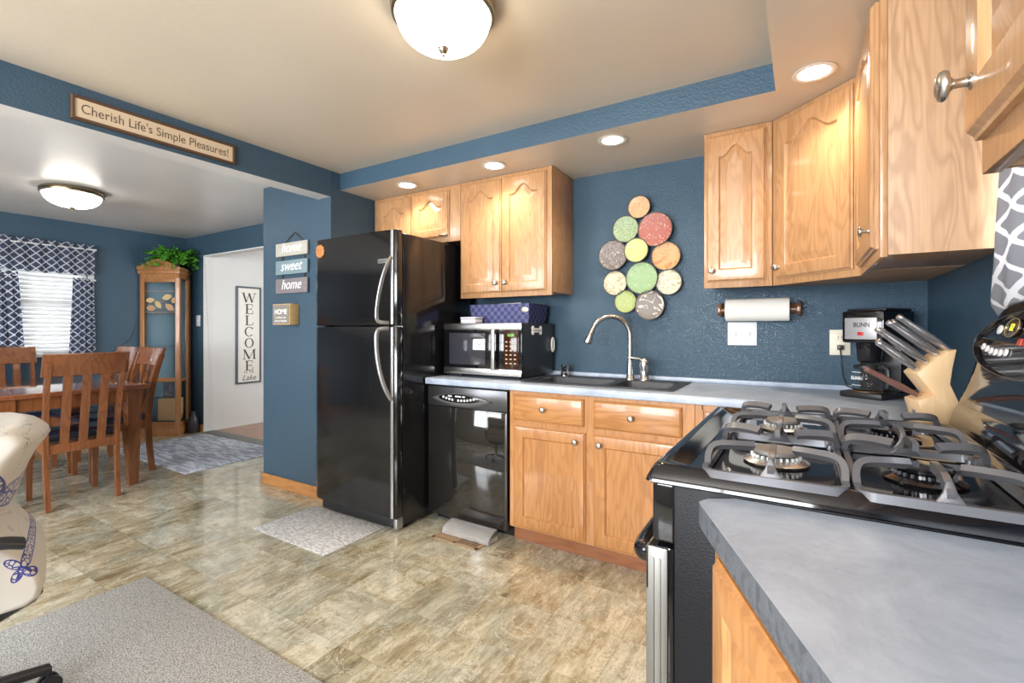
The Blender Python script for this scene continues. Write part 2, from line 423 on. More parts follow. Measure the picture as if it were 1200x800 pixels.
# ------------------------------------------------------------------ dining window, blinds, curtains
mb = MB()
for y in (FY0, FY1 - .05): mb.box(XF - .09, XF - .03, y, y + .05, FZ0, FZ1)
for z in (FZ0, (FZ0 + FZ1) / 2 - .02, FZ1 - .05): mb.box(XF - .085, XF - .035, FY0, FY1, z, z + .05)
win = struct(mb, 'window_1', WHITE); OFF[win.name] = Vector((0, 0, 0))
mb = MB(); mb.box(XF - .03, XF + .035, FY0 - .05, FY1 + .05, FZ0 - .03, FZ0, .004)
for y in (FY0 - .05, FY1): mb.box(XF, XF + .015, y, y + .05, FZ0, FZ1 + .05)
mb.box(XF, XF + .015, FY0 - .05, FY1 + .05, FZ1, FZ1 + .05)
struct(mb, 'trim_4', WHITE)
PANE = mat('window_pane_glass', (1, 1, 1), .0, trans=1, ior=1.02)
struct(MB().box(XF - .065, XF - .060, FY0 + .05, FY1 - .05, FZ0 + .05, FZ1 - .05), 'pane', PANE, parent=win)
def translucent(name, col, f=.5, rough=.7):
    m = mat(name, col, rough, spec=.2); t = NT(m)
    tr = t.n('ShaderNodeBsdfTranslucent'); tr.inputs[0].default_value = (*col, 1)
    mx = t.n('ShaderNodeMixShader'); mx.inputs[0].default_value = f
    out = t.t.nodes['Material Output']; t.l(t.b.outputs[0], mx.inputs[1]); t.l(tr.outputs[0], mx.inputs[2]); t.l(mx.outputs[0], out.inputs[0])
    return m, t, tr
BLIND, _, _ = translucent('white_blind_vinyl', (.78, .78, .77), .15)
bl = thing('window_blind', 'white horizontal slat blind lowered in the dining room window', 'blind', (XF + .0, (FY0 + FY1) / 2, FZ0))
MB().box(XF - .028, XF + .0, FY0 + .01, FY1 - .01, FZ1 - .045, FZ1 - .005, .004).build('head_rail', BLIND, bl)
mb = MB(); z = FZ0 + .03
while z < FZ1 - .05:
    M = Matrix.Translation((XF - .014, 0, z)) @ Matrix.Rotation(math.radians(77), 4, 'Y')
    mb.box(-.0245, .0245, FY0 + .012, FY1 - .012, -.0010, .0010, M=M); z += .042
mb.build('slats', BLIND, bl)
MB().box(XF - .024, XF - .004, FY0 + .012, FY1 - .012, FZ0 + .004, FZ0 + .022, .003).build('bottom_rail', BLIND, bl)

def diamond_fabric():
    m, t, tr = translucent('slate_diamond_lattice_voile', (.2, .24, .33), .68)
    v = t.coord(); x, y, z = t.xyz(v)
    P = .075
    a = t.math('ABSOLUTE', t.math('SUBTRACT', t.math('FRACT', t.math('DIVIDE', y, P)), .5))
    b = t.math('ABSOLUTE', t.math('SUBTRACT', t.math('FRACT', t.math('DIVIDE', z, P)), .5))
    d = t.math('ABSOLUTE', t.math('SUBTRACT', t.math('ADD', a, b), .5))
    c = t.ramp(d, [(.075, (.86, .88, .92)), (.10, (.15, .18, .27))], 'LINEAR')
    t.col(c); t.l(c, tr.inputs[0]); return m
DIAM = diamond_fabric()
def curtain(name, y0, y1, z0, z1, x, waves, amp, label, cat, m, group=None, ny=60, nz=16, shape=None, header=True, flare=0):
    mb = MB(); rows = []
    for k in range(nz + 1):
        s = k / nz; z = z1 + (z0 - z1) * s; row = []
        for i in range(ny + 1):
            u = i / ny
            yy = y0 + (y1 - y0) * u
            if shape: yy = shape(u, s)
            a = amp * (.45 + .55 * s + flare * s)
            xx = (x(u, s) if callable(x) else x) + a * math.sin(u * waves * 2 * PI + .6 * math.sin(3 * s)) + .004 * math.sin(u * waves * 5.3 * PI)
            zz = z + (.010 * math.sin(u * waves * 2 * PI + 1) if k in (0, nz) else 0)
            row.append(Vector((xx, yy, zz)))
        rows.append(row)
    mb.rings(rows, False, False, closed=False)
    ret = bmesh.ops.solidify(mb.bm, geom=mb.bm.faces[:], thickness=.0015)
    return solo(mb, name, m, label, cat, group, smooth=60)
v1 = curtain('valance', 1.10, 2.005, 1.785, 2.10, XF + .075, 8, .014, 'gathered slate lattice valance across the top of the dining window', 'valance', DIAM)
rod = MB().cyl((XF + .075, 1.08, 2.055), (XF + .075, 2.02, 2.055), .007, n=10).box(XF, XF + .08, 2.005, 2.02, 2.045, 2.065)
solo(rod, 'curtain_rod', WHITE, 'slim white curtain rod holding the lattice valance', 'curtain rod')
curtain('cafe_curtain', 1.80, 2.01, .95, 1.745, XF + .06, 4, .015, 'slate lattice cafe curtain hanging at the right of the dining window', 'curtain', DIAM, None, shape=lambda u, s: (1.835 - .035 * s) + (.165 + .055 * s) * u)
curtain('cafe_curtain', 1.12, 1.46, .95, 1.765, XF + .06, 5, .015, 'slate lattice cafe curtain at the left of the dining window, cut by the frame edge', 'curtain', DIAM, None, shape=lambda u, s: 1.10 + (.33 + .05 * s) * u)
rod = MB().cyl((XF + .06, 1.08, 1.735), (XF + .06, 2.02, 1.735), .005, n=8).box(XF, XF + .065, 2.008, 2.02, 1.728, 1.742)
solo(rod, 'curtain_rod', WHITE, 'thin cafe rod across the dining window below the valance', 'curtain rod')

# ------------------------------------------------------------------ right window and trellis curtain
mb = MB()
for y in (WY0, WY1 - .04): mb.box(XR + .03, XR + .08, y, y + .04, WZ0, WZ1)
for z in (WZ0, (WZ0 + WZ1) / 2, WZ1 - .04): mb.box(XR + .035, XR + .075, WY0, WY1, z, z + .04)
struct(mb, 'window_2', WHITE)
def trellis():
    m, t, tr = translucent('grey_trellis_cotton', (.4, .4, .43), .35, .85); v = t.coord(); x, y, z = t.xyz(v)
    P, Q = .066, .086
    s = t.math('SINE', t.math('MULTIPLY', z, 2 * PI / Q))
    s3 = t.math('MULTIPLY', t.math('SINE', t.math('MULTIPLY', z, 6 * PI / Q)), .10)
    w_ = t.math('MULTIPLY', t.math('SUBTRACT', s, s3), .21)
    yy = t.math('DIVIDE', y, P)
    out = None
    for ph in (0, 1):
        q = t.math('ADD' if ph == 0 else 'SUBTRACT', t.math('MULTIPLY', yy, .5), w_)
        q = t.math('ADD', q, .0 if ph == 0 else .5)
        dd = t.math('ABSOLUTE', t.math('SUBTRACT', t.math('FRACT', q), .5))
        k = t.math('LESS_THAN', dd, .105)
        out = k if out is None else t.math('MAXIMUM', out, k)
    c = t.mix(out, (.36, .365, .40), (.88, .88, .90)); t.col(c); t.l(c, tr.inputs[0]); return m
TREL = trellis()
def trellis_x(u, s_):
    k = max(0, (u - .55) / .45); k = k * k * (3 - 2 * k); z_ = 2.16 + (1.08 - 2.16) * s_
    tgt = .462 - .038 * min(1, max(0, (2.16 - z_) / .70)) if z_ > 1.45 else .424 + .026 * min(1, (1.45 - z_) / .2)
    return .479 + (tgt - .479) * k * max(0, min(1, (z_ - 1.235) / .05))
def trellis_y(u, s_):
    z_ = 2.16 + (1.08 - 2.16) * s_; e_ = 1.715 if z_ > 1.44 else 1.715 + .16 * min(1, (1.44 - z_) / .2)
    return 1.05 + (e_ - 1.05) * u
curtain('window_curtain', 1.0, 1.78, 1.08, 2.16, trellis_x, 3, .005, 'grey curtain with white trellis pattern hanging beside the range', 'curtain', TREL, shape=trellis_y, nz=32)
solo(MB().cyl((.484, .95, 2.175), (.484, 1.82, 2.175), .006, n=8).box(.474, XR, 1.80, 1.82, 2.165, 2.185), 'curtain_rod', NICKEL, 'slim metal rod carrying the grey trellis curtain', 'curtain rod')

# ------------------------------------------------------------------ doors, knobs
def door_mb(M, w, h, th=.02, stile=.058, arch=0.0, rail=None, n=40, raised=True):
    """panel door; M maps (across, up, outwards)"""
    mb = MB(); rail = rail or stile
    nb, ns, nt = 2, 6, n
    def loop(ins_x, ins_b, ins_t, a):
        pts = []; x0, x1, y0 = ins_x, w - ins_x, ins_b
        top = lambda s: h - ins_t - a * (1 - (.5 + .5 * math.cos(PI * min(1, abs(s) / .80))))
        for i in range(nb): pts.append((x0 + (x1 - x0) * i / nb, y0))
        ty = top(1)
        for i in range(ns): pts.append((x1, y0 + (ty - y0) * i / ns))
        for i in range(nt): s = 1 - 2 * i / nt; pts.append((w / 2 + s * (x1 - x0) / 2, top(s)))
        for i in range(ns): pts.append((x0, ty + (y0 - ty) * i / ns))
        return pts
    L = [(loop(0, 0, 0, 0), 0), (loop(0, 0, 0, 0), th * .45), (loop(.004, .004, .004, 0), th * .55), (loop(.009, .009, .009, 0), th * .95), (loop(.012, .012, .012, 0), th)]
    L += [(loop(stile, rail, rail, arch), th), (loop(stile + .004, rail + .004, rail + .004, arch), th - .003), (loop(stile + .008, rail + .008, rail + .008, arch), th - .010)]
    if raised:
        L += [(loop(stile + .012, rail + .012, rail + .012, arch), th - .010), (loop(stile + .040, rail + .040, rail + .036, arch), th - .002), (loop(stile + .043, rail + .043, rail + .039, arch), th - .002)]
    mb.rings([[M @ Vector((a, b, c)) for a, b in l] for l, c in L], True, True)
    return mb
def knob_mb(M, s=1.0):
    prof = [(.0085, 0), (.0085, .002), (.005, .004), (.0045, .013), (.008, .017), (.0145, .019), (.016, .022), (.0145, .026), (.009, .0285), (0, .029)]
    mb = MB(); mb.lathe([(r * s, h * s) for r, h in prof], n=20, M=M); return mb
def add_door(root, M, w, h, wood_, arch=0, knob=None, name='door', stile=.058, rail=None, th=.02, raised=True, knob_s=1.0):
    d = door_mb(M, w, h, th, stile, arch, rail, raised=raised).build(name, wood_, root, 30)
    if knob:
        K = M @ Matrix.Translation((knob[0], knob[1], th))
        knob_mb(K, knob_s).build('knob', NICKEL, d, 50)
    return d

# ------------------------------------------------------------------ wall cabinets
UZ0, UZ1, UF = 1.425, 2.213, 2.60
t = thing('wall_cabinet', 'double door oak wall cabinet above the microwave', 'cabinet', (-1.655, 2.76, UZ0))
mb = MB(); mb.box(-2.0, -1.305, UF + .018, YB - .002, UZ0 + .02, UZ1, .002); mb.build('body', OAK, t)
mb = MB(); mb.box(-2.0, -1.305, UF, UF + .018, UZ0, UZ1, .002); mb.build('face_frame', OAK, t)
add_door(t, FACE_Y(-1.988, UF, UZ0 + .03), .322, .735, OAK, .055, (.29, .06))
add_door(t, FACE_Y(-1.660, UF, UZ0 + .03), .322, .735, OAK, .055, (.032, .06))
t = thing('wall_cabinet', 'short two door oak wall cabinet above the refrigerator', 'cabinet', (-2.42, 2.76, 1.82))
MB().box(-2.835, -2.003, UF + .018, YB - .002, 1.845, UZ1, .002).build('body', OAK, t)
MB().box(-2.835, -2.003, UF, UF + .018, 1.825, UZ1, .002).build('face_frame', OAK, t)
add_door(t, FACE_Y(-2.79, UF, 1.86), .335, .325, OAK, .05, None)
d = add_door(t, FACE_Y(-2.43, UF, 1.86), .335, .325, OAK, .05, None)
MB().box(-2.16, -2.10, UF - .045, UF - .02, 1.862, 1.874, .004).build('pull', NICKEL, d)
t = thing('wall_cabinet', 'narrow single door oak wall cabinet left of the corner cabinet', 'cabinet', (-.28, 2.76, UZ0))
MB().box(-.435, -.128, UF + .018, YB - .002, UZ0 + .02, UZ1, .002).build('body', OAK, t)
MB().box(-.435, -.128, UF, UF + .018, UZ0, UZ1, .002).build('face_frame', OAK, t)
add_door(t, FACE_Y(-.422, UF, UZ0 + .03), .268, .735, OAK, .05, (.028, .055))
# diagonal corner cabinet
CX, CY = .19, 2.30
t = thing('corner_cabinet', 'angled oak corner wall cabinet with one wide arched door', 'cabinet', (.25, 2.65, UZ0))
mb = MB(); mb.prism([(-.126, YB - .002), (-.126, UF + .01), (CX - .005, CY + .012), (XR - .002, CY + .012), (XR - .002, YB - .002)], UZ0 + .02, UZ1)
mb.build('body', OAKP, t)
dv = Vector((CX - -.126, CY - UF, 0)); DL = dv.length; du = dv.normalized(); dn = Vector((du.y, -du.x, 0))
if dn.y > 0: dn = -dn
MD = frame((-.126, UF, UZ0), du, (0, 0, 1), dn)
mb = MB(); mb.box(0, DL, 0, UZ1 - UZ0, -.018, 0, .002, M=MD); mb.build('face_frame', OAK, t)
add_door(t, MD @ Matrix.Translation((.030, .03, 0)), DL - .055, .735, OAK, .06, (.022, .05))
# cabinet on the right wall
t = thing('wall_cabinet', 'oak wall cabinet on the right wall with its broad side panel toward the range', 'cabinet', (.34, 2.04, UZ0))
CE = 1.745
MB().box(CX + .018, XR - .002, CE + .012, CY - .004, UZ0 + .02, UZ1, .002).build('body', OAK, t)
MB().box(CX, CX + .018, CE, CY - .004, UZ0, UZ1, .002).build('face_frame', OAK, t)
MB().box(CX + .0185, XR - .002, CE, CE + .0115, UZ0 + .006, UZ1, .001).build('side_panel', OAKP, t, label='pale flat oak side panel')
add_door(t, FACE_XN(CX, CY - .03, UZ0 + .03), CY - .03 - CE - .035, .735, OAK, .055, (CY - .03 - CE - .035 - .03, .06))
# near cabinet
t = thing('wall_cabinet', 'nearest oak wall cabinet, cut by the top right frame corner', 'cabinet', (.34, .45, 1.41))
NE = .815
MB().box(CX + .018, XR - .002, -.10, NE - .012, 1.43, UZ1, .002).build('body', OAK, t)
MB().box(CX, CX + .018, -.10, NE, 1.408, UZ1, .002).build('face_frame', OAK, t)
MB().box(CX + .0185, XR - .002, NE - .0115, NE, 1.412, UZ1, .001).build('side_panel', OAKP, t)
MB().box(CX + .02, XR - .01, -.09, NE - .02, 1.418, 1.429, .001).build('bottom_panel', OAKP, t)
add_door(t, FACE_XN(CX, NE - .012, 1.448), .44, .735, OAK, .055, (.036, .062), knob_s=1.15)
add_door(t, FACE_XN(CX, NE - .46, 1.448), .44, .735, OAK, .055, (.404, .062))

# ------------------------------------------------------------------ base cabinets
BF = 2.335
t = thing('base_cabinet', 'oak sink base cabinet with two drawers over two doors', 'cabinet', (-.94, 2.6, 0))
mb = MB(); mb.box(-1.44, -1.422, BF + .02, 2.90, .09, .868).box(-.45, -.432, BF + .02, 2.90, .09, .868).box(-1.422, -.45, BF + .02, 2.90, .09, .108)
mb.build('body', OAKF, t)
mb = MB(); mb.box(-1.44, -.432, BF, BF + .02, .82, .868).box(-1.44, -.432, BF, BF + .02, .09, .125).box(-1.44, -.432, BF, BF + .02, .66, .71)
for a, b in ((-1.44, -1.39), (-.985, -.90), (-.51, -.432)): mb.box(a, b, BF - .0004, BF + .02, .09, .868)
mb.box(-1.40, -.5, BF + .0205, BF + .024, .10, .86)
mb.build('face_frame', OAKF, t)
MB().box(-1.44, -.432, 2.385, 2.40, 0, .09).build('toe_kick', wood('shade_toned_toe_kick', (.30, .115, .045), (.17, .055, .02), 'X', rough=.45), t)  # shade at floor level is put into this darker, redder wood colour
for x0, ww in ((-1.412, .430), (-.927, .440)):
    mb = MB(); M = FACE_Y(x0, BF, .704)
    mb.rings([[M @ Vector((a, b, c)) for a, b in ((i, i), (ww - i, i), (ww - i, .145 - i), (i, .145 - i))] for i, c in ((0, 0), (0, .010), (.008, .017), (.012, .019))])
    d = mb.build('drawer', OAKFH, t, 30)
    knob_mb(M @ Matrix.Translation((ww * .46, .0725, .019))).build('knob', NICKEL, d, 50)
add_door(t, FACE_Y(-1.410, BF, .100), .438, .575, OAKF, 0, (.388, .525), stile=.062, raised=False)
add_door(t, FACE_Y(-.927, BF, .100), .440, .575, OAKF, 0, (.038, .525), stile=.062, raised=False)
t = thing('base_cabinet', 'oak corner base cabinet with a darker recessed panel, behind the range', 'cabinet', (.1, 2.5, 0))
mb = MB(); mb.box(-.43, -.17, BF + .01, BF + .03, .09, .868).box(-.43, -.395, BF, BF + .02, .09, .868).box(-.40, -.17, BF, BF + .02, .845, .868)
mb.box(-.18, -.16, 1.835, BF + .02, .09, .868).box(-.16, XR - .004, 1.835, 1.853, .09, .868)
mb.box(-.13, -.11, 1.85, 2.40, 0, .09).box(-.43, -.13, 2.385, 2.40, 0, .09)
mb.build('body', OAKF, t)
MB().box(-.385, -.18, BF + .002, BF + .012, .66, .836, .003).build('panel', wood('reddish_recessed_wood', (.34, .12, .04), (.2, .06, .02), 'X'), t, label='reddish recessed panel')

# ------------------------------------------------------------------ countertops
CZ0, CZ1, CF = .870, .910, 2.30
def edge_profile_box(mb): pass
mb = MB()
SX0, SX1, SY0, SY1 = -1.385, -.565, 2.415, 2.845
def top(x0, x1, y0, y1): mb.box(x0, x1, y0, y1, CZ0, CZ1)
top(-2.052, SX0, CF + .012, YB - .003); top(SX1, XR - .003, CF + .012, YB - .003); top(SX0, SX1, CF + .012, SY0, ); top(SX0, SX1, SY1, YB - .003)
top(-.172, XR - .003, 1.832, CF + .012)
mb.mi = 0
mb.box(-2.052, XR - .003, YB - .022, YB - .002, CZ1, CZ1 + .026, .005)
mb.box(XR - .021, XR - .003, 1.832, YB - .022, CZ1, CZ1 + .026, .005)
# rolled front edges
def roll(p0, p1, nrm):
    n = Vector(nrm); up = Vector((0, 0, 1)); r = .012; pts = []
    for k in range(7): a = PI / 2 * k / 6; pts.append(n * (r * math.sin(a)) + up * (CZ1 - r + r * math.cos(a)))
    for k in range(7): a = PI / 2 * k / 6; pts.append(n * (r * math.cos(a)) + up * (CZ0 + .006 - .006 * math.sin(a)))
    pts.append(up * CZ0)
    mb.rings([[Vector(p) + q for q in pts] for p in (p0, p1)], True, True)
roll((-2.052, CF + .012, 0), (-.172, CF + .012, 0), (0, -1, 0))
roll((-.172, CF + .012, 0), (-.172, 1.832, 0), (-1, 0, 0))
ctr = solo(mb, 'countertop', COUNTER, 'blue grey laminate L-shaped countertop running under the sink and coffee maker', 'countertop', smooth=40)
# the near counter with angled end
P = [(-.105, .945), (-.148, .918), (-.158, .895), (-.150, .872), (.021, .495), (.215, .06), (XR - .003, .06), (XR - .003, .945)]
mb = MB(); mb.prism(P, CZ0, CZ1)
for f in mb.bm.faces:
    f.normal_update(); f.material_index = 0 if f.normal.z > .5 else 1
solo(mb, 'countertop', [COUNTER, EDGE], 'grey laminate countertop with an angled dark edge in the near right corner', 'countertop', smooth=0)
t = thing('base_cabinet', 'angled oak base cabinet under the nearest countertop', 'cabinet', (.25, .5, 0))
a0, a1 = Vector((-.126, .880, 0)), Vector((.235, .085, 0)); dd = (a1 - a0).normalized(); nn = Vector((dd.y, -dd.x, 0))
if nn.x > 0: nn = -nn
a0, a1 = a0 - nn * .0, a1 - nn * .0
mb = MB(); mb.prism([(a0.x + .02, a0.y), (a1.x + .02, a1.y), (XR - .004, .085), (XR - .004, .94), (a0.x + .02, .94)], .09, .868)
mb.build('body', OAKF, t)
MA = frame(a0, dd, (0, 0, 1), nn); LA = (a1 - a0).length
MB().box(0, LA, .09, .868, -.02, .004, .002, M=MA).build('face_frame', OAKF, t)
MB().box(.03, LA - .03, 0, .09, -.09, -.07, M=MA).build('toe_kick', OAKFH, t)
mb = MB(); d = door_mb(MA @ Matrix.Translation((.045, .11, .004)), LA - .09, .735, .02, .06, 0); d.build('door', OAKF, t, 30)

# ------------------------------------------------------------------ sink, faucet and deck fittings
t = thing('sink', 'black composite double bowl drop-in sink', 'sink', (-.98, 2.62, .91))
mb = MB(); z0, z1 = .910, .917
X0, X1, Y0, Y1 = -1.405, -.545, 2.392, 2.868
bowls = [(-1.365, -.925, 2.435, 2.745), (-.885, -.590, 2.435, 2.745)]
mb.box(X0, X1, Y0, bowls[0][2], z0, z1, .003).box(X0, X1, bowls[0][3], Y1, z0, z1, .003)
mb.box(X0, bowls[0][0], bowls[0][2], bowls[0][3], z0, z1).box(bowls[0][1], bowls[1][0], bowls[0][2], bowls[0][3], z0, z1).box(bowls[1][1], X1, bowls[0][2], bowls[0][3], z0, z1)
mb.build('rim', SINKM, t)
for b in bowls:
    mb = MB(); R = []
    for ins, z, r in ((0, .9165, .035), (.004, .905, .035), (.012, .76, .05), (.03, .735, .06), (.10, .73, .05)):
        x0, x1, y0, y1 = b[0] + ins, b[1] - ins, b[2] + ins, b[3] - ins; r = min(r, (y1 - y0) * .45); ring = []
        for cx, cy, a in ((x1 - r, y1 - r, 0), (x0 + r, y1 - r, 90), (x0 + r, y0 + r, 180), (x1 - r, y0 + r, 270)):
            for k in range(7): an = math.radians(a + 15 * k); ring.append(Vector((cx + r * math.cos(an), cy + r * math.sin(an), z)))
        R.append(ring)
    mb.rings(R, False, True)
    bmesh.ops.reverse_faces(mb.bm, faces=mb.bm.faces[:])
    bw = mb.build('bowl', SINKM, t, 50)
    MB().lathe([(.04, 0), (.04, .003), (.03, .004), (.028, -.001), (0, -.001)], ((b[0] + b[1]) / 2, (b[2] + b[3]) / 2, .731)).build('drain', STEEL, bw)
t = thing('faucet', 'brushed steel gooseneck pull-down faucet behind the sink', 'faucet', (-.885, 2.805, .917))
MB().lathe([(.030, 0), (.030, .006), (.024, .012), (.021, .05), (.0165, .09), (.0155, .12)], (-.885, 2.805, .917)).build('base', STEEL, t, 50)
fd = Vector((-.80, -.60, 0)); O = Vector((-.885, 2.805, 0))
pts = [O + Vector((0, 0, z)) for z in (1.03, 1.10, 1.17)]
R_ = .118
for k in range(1, 17):
    a = PI * k / 16 * 1.0
    if a > math.radians(160): break
    pts.append(O + fd * (R_ - R_ * math.cos(a)) + Vector((0, 0, 1.175 + R_ * math.sin(a))))
MB().tube(pts, .0150, 16).build('spout', STEEL, t, 60)
e = pts[-1]; dr = (pts[-1] - pts[-2]).normalized()
dr = (dr + Vector((0, 0, -1)) * .3).normalized()
MB().tube([e, e + dr * .02, e + dr * .045, e + dr * .09, e + dr * .095], [.016, .019, .018, .026, .022], 16).build('spray_head', STEEL, t, 50)
MB().box(-.004, .004, -.004, .004, -.02, .02, .003, M=Matrix.Translation(e + dr * .05 + Vector((.012, -.012, 0)))).build('button', BLACKM, t)
MB().lathe([(.032, 0), (.032, .006), (.025, .012), (.023, .06), (.029, .085), (.027, .112), (.015, .13), (0, .133)], (-.800, 2.805, .917)).build('valve_body', STEEL, t, 50)
MB().tube([(-.802, 2.80, 1.028), (-.83, 2.79, 1.044), (-.865, 2.775, 1.046), (-.885, 2.77, 1.05)], [.012, .010, .0095, .008], 10).build('lever', STEEL, t, 60)
mb = MB(); mb.lathe([(.026, 0), (.026, .02), (.021, .024), (.021, .05), (.025, .055), (.025, .068), (.018, .073), (0, .074)], (-1.318, 2.812, .917))
solo(mb, 'air_gap', CHROME, 'small chrome air gap cap behind the left sink bowl', 'air gap', smooth=50)

# ------------------------------------------------------------------ refrigerator
FX0, FX1, FF = -2.813, -2.060, 2.04
t = thing('refrigerator', 'black top-freezer refrigerator beside the blue partition wall', 'refrigerator', (-2.436, 2.4, 0))
MB().box(FX0 + .004, FX1 - .004, FF + .075, 2.80, .03, 1.80, .006).build('body', BLACKF, t)
MB().box(FX0 + .03, FX1 - .02, FF + .05, FF + .078, .012, .075, .004).build('kick_grille', BLACKM, t)
for x in (FX0 + .06, FX1 - .06):
    for y in (FF + .13, 2.74): MB().cyl((x, y, 0), (x, y, .032), .022, n=14).build('foot', BLACKM, t)
MB().box(FX1 - .034, FX1 - .002, FF + .022, FF + .078, .018, .085, .010, 3).build('hinge_cover', HANDLEG, t)
MB().box(FX0 + .01, FX0 + .09, FF + .03, FF + .07, 1.236, 1.244).build('hinge', BLACKM, t)
for nm, z0, z1 in (('freezer_door', 1.242, 1.812), ('door', .088, 1.232)):
    mb = MB(); R = []
    # bowed door front
    prof = []
    for k in range(25):
        s = k / 24; x = FX0 + (FX1 - FX0) * s; q = 2 * s - 1
        prof.append((x, FF + .012 * q * q + (.012 if k in (0, 24) else 0)))
    poly = prof + [(FX1, FF + .066), (FX0, FF + .066)]
    mb.prism(poly, z0, z1, bev=.004); d = mb.build(nm, BLACKF, t, 40)
    MB().box(FX0 + .01, FX1 - .01, FF + .066, FF + .0745, z0 + .01, z1 - .01).build('gasket', BLACKR, d)
    # full height trim strip near the handle edge
    MB().tube([(FX1 - .026, FF + .0065, z0 + .005), (FX1 - .026, FF + .0065, z1 - .005)], [(.012, .007)] * 2, 14, flat=(1, 0, 0)).build('edge_trim', HANDLEG, d)
    if nm == 'freezer_door':
        hp = [(-1.975 + FX1 + 2.06 - .03 - .004, 1.995, 1.640), ] if 0 else None
        P_ = [(FX1 - .022, FF - .004, 1.645), (FX1 - .03, FF - .028, 1.605), (FX1 - .052, FF - .046, 1.52), (FX1 - .072, FF - .056, 1.42), (FX1 - .084, FF - .060, 1.33), (FX1 - .087, FF - .058, 1.262), (FX1 - .060, FF - .02, 1.256), (FX1 - .05, FF + .003, 1.256)]
    else:
        P_ = [(FX1 - .05, FF + .003, 1.222), (FX1 - .060, FF - .02, 1.222), (FX1 - .087, FF - .058, 1.216), (FX1 - .086, FF - .062, 1.13), (FX1 - .076, FF - .060, 1.03), (FX1 - .058, FF - .050, .93), (FX1 - .034, FF - .030, .845), (FX1 - .022, FF - .004, .80)]
    # smooth the path
    def smooth(ps, it=3):
        ps = [Vector(p) for p in ps]
        for _ in range(it):
            q = [ps[0]]
            for a, b in zip(ps, ps[1:]): q += [a * .75 + b * .25, a * .25 + b * .75]
            q.append(ps[-1]); ps = q
        return ps
    sp = smooth(P_); mb = MB(); mb.tube(sp, [(.0085, .0125)] * len(sp), 12, flat=(1, 0, 0)); mb.build('handle', HANDLEG, d, 60)
    if nm == 'freezer_door':
        k = MB().box(-2.195, -2.098, FF - .004, FF + .006, 1.612, 1.640, .002).build('badge', HANDLEG, d)
        text('badge_lettering', 'FRIGIDAIRE', .012, FACE_Y(-2.1465, FF - .004, 1.626), INK, d, .0006, width=.082)
# things on the fridge
mb = MB(); R = []
for r, zz in ((.9, 0), (1, .002), (1, .009), (.93, .011)):
    ring = []
    for k in range(80):
        a = 2 * PI * k / 80; q = (.040 + .0028 * math.cos(10 * a)) * r; ring.append(FACE_Y(-2.745, FF + .009, 1.735) @ Vector((q * math.cos(a), q * math.sin(a) * 1.05, zz)))
    R.append(ring)
mb.rings(R)
t2 = thing('magnet', 'scalloped orange wooden magnet at the top left of the freezer door', 'magnet', (-2.745, FF, 1.70))
mb.build('disc', wood('orange_wood', (.60, .24, .07), (.42, .15, .04), 'X'), t2)
mb = MB()
for r in (.025, .014): mb.tube([FACE_Y(-2.745, FF - .002, 1.735) @ Vector((r * math.cos(a), r * math.sin(a), .0005)) for a in [2 * PI * k / 24 for k in range(25)]], .0012, 6)
mb.build('carving', mat('burnt_orange', (.30, .09, .02), .6), t2)
t2 = thing('succulent', 'small pale artificial succulent on top of the refrigerator', 'plant', (-2.68, 2.45, 1.801))
MB().lathe([(.035, 0), (.045, .05), (.048, .055), (.042, .055), (.04, .045), (0, .045)], (-2.68, 2.45, 1.801)).build('pot', mat('white_pot', (.7, .7, .66), .5), t2)
mb = MB()
for ring, (n, el, L) in enumerate(((10, .35, .075), (9, .75, .07), (6, 1.15, .06))):
    for k in range(n):
        a = 2 * PI * (k + .5 * ring) / n; dv_ = Vector((math.cos(a) * math.cos(el), math.sin(a) * math.cos(el), math.sin(el)))
        b = Vector((-2.68, 2.45, 1.85)); mb.tube([b, b + dv_ * L * .5, b + dv_ * L * .85, b + dv_ * L], [(.006, .004), (.014, .005), (.010, .004), (.001, .001)], 8)
mb.build('leaves', SUCC, t2)

# ------------------------------------------------------------------ dishwasher
DX_0, DX_1, DF = -2.047, -1.447, 2.318
t = thing('dishwasher', 'black glossy dishwasher between refrigerator and sink cabinet', 'dishwasher', (-1.75, 2.6, 0))
MB().box(DX_0 + .01, DX_1 - .01, DF + .034, 2.88, .075, .862).build('body', BLACKM, t)
MB().box(DX_0 + .01, DX_1 - .01, DF + .085, DF + .10, 0, .075).build('toe_panel', BLACKM, t)
dr_ = MB().box(DX_0 + .004, DX_1 - .004, DF, DF + .034, .058, .735, .004).build('door', BLACKD, t)
MB().box(DX_1 - .018, DX_1 - .004, DF - .004, DF + .001, .065, .73, .002).build('edge_trim', CHARC, dr_)
pn = MB().box(DX_0 + .004, DX_1 - .004, DF - .002, DF + .034, .738, .860, .003).build('control_panel', CHARC, t)
mb = MB(); M = FACE_Y((DX_0 + DX_1) / 2 - .03, DF - .002, .790)
R = []
for ins, c in ((0, -.01), (0, .008), (.012, .014), (.02, .0135)):
    ring = []
    for k in range(60):
        s = -1 + 2 * k / 30 if k < 30 else 3 - 2 * k / 30
        hw = .235 - ins * 1.6; hh = (.044 if k < 30 else .036) - ins
        yv = (1 - abs(s) ** 2.0) * hh * (-1 if k < 30 else 1)
        ring.append(M @ Vector((s * hw, yv, c)))
    R.append(ring)
mb.rings(R); mb.build('handle_pod', mat('grey_pod', (.16, .16, .165), .3, metal=.6), pn, 50)
MB().lathe([(1, 0), (1, .002), (.95, .003), (0, .003)], n=40, M=FACE_Y((DX_0 + DX_1) / 2 - .04, DF - .0155, .795) @ Matrix.Diagonal((.155, .026, 1, 1))).build('display', BLACKG, pn)
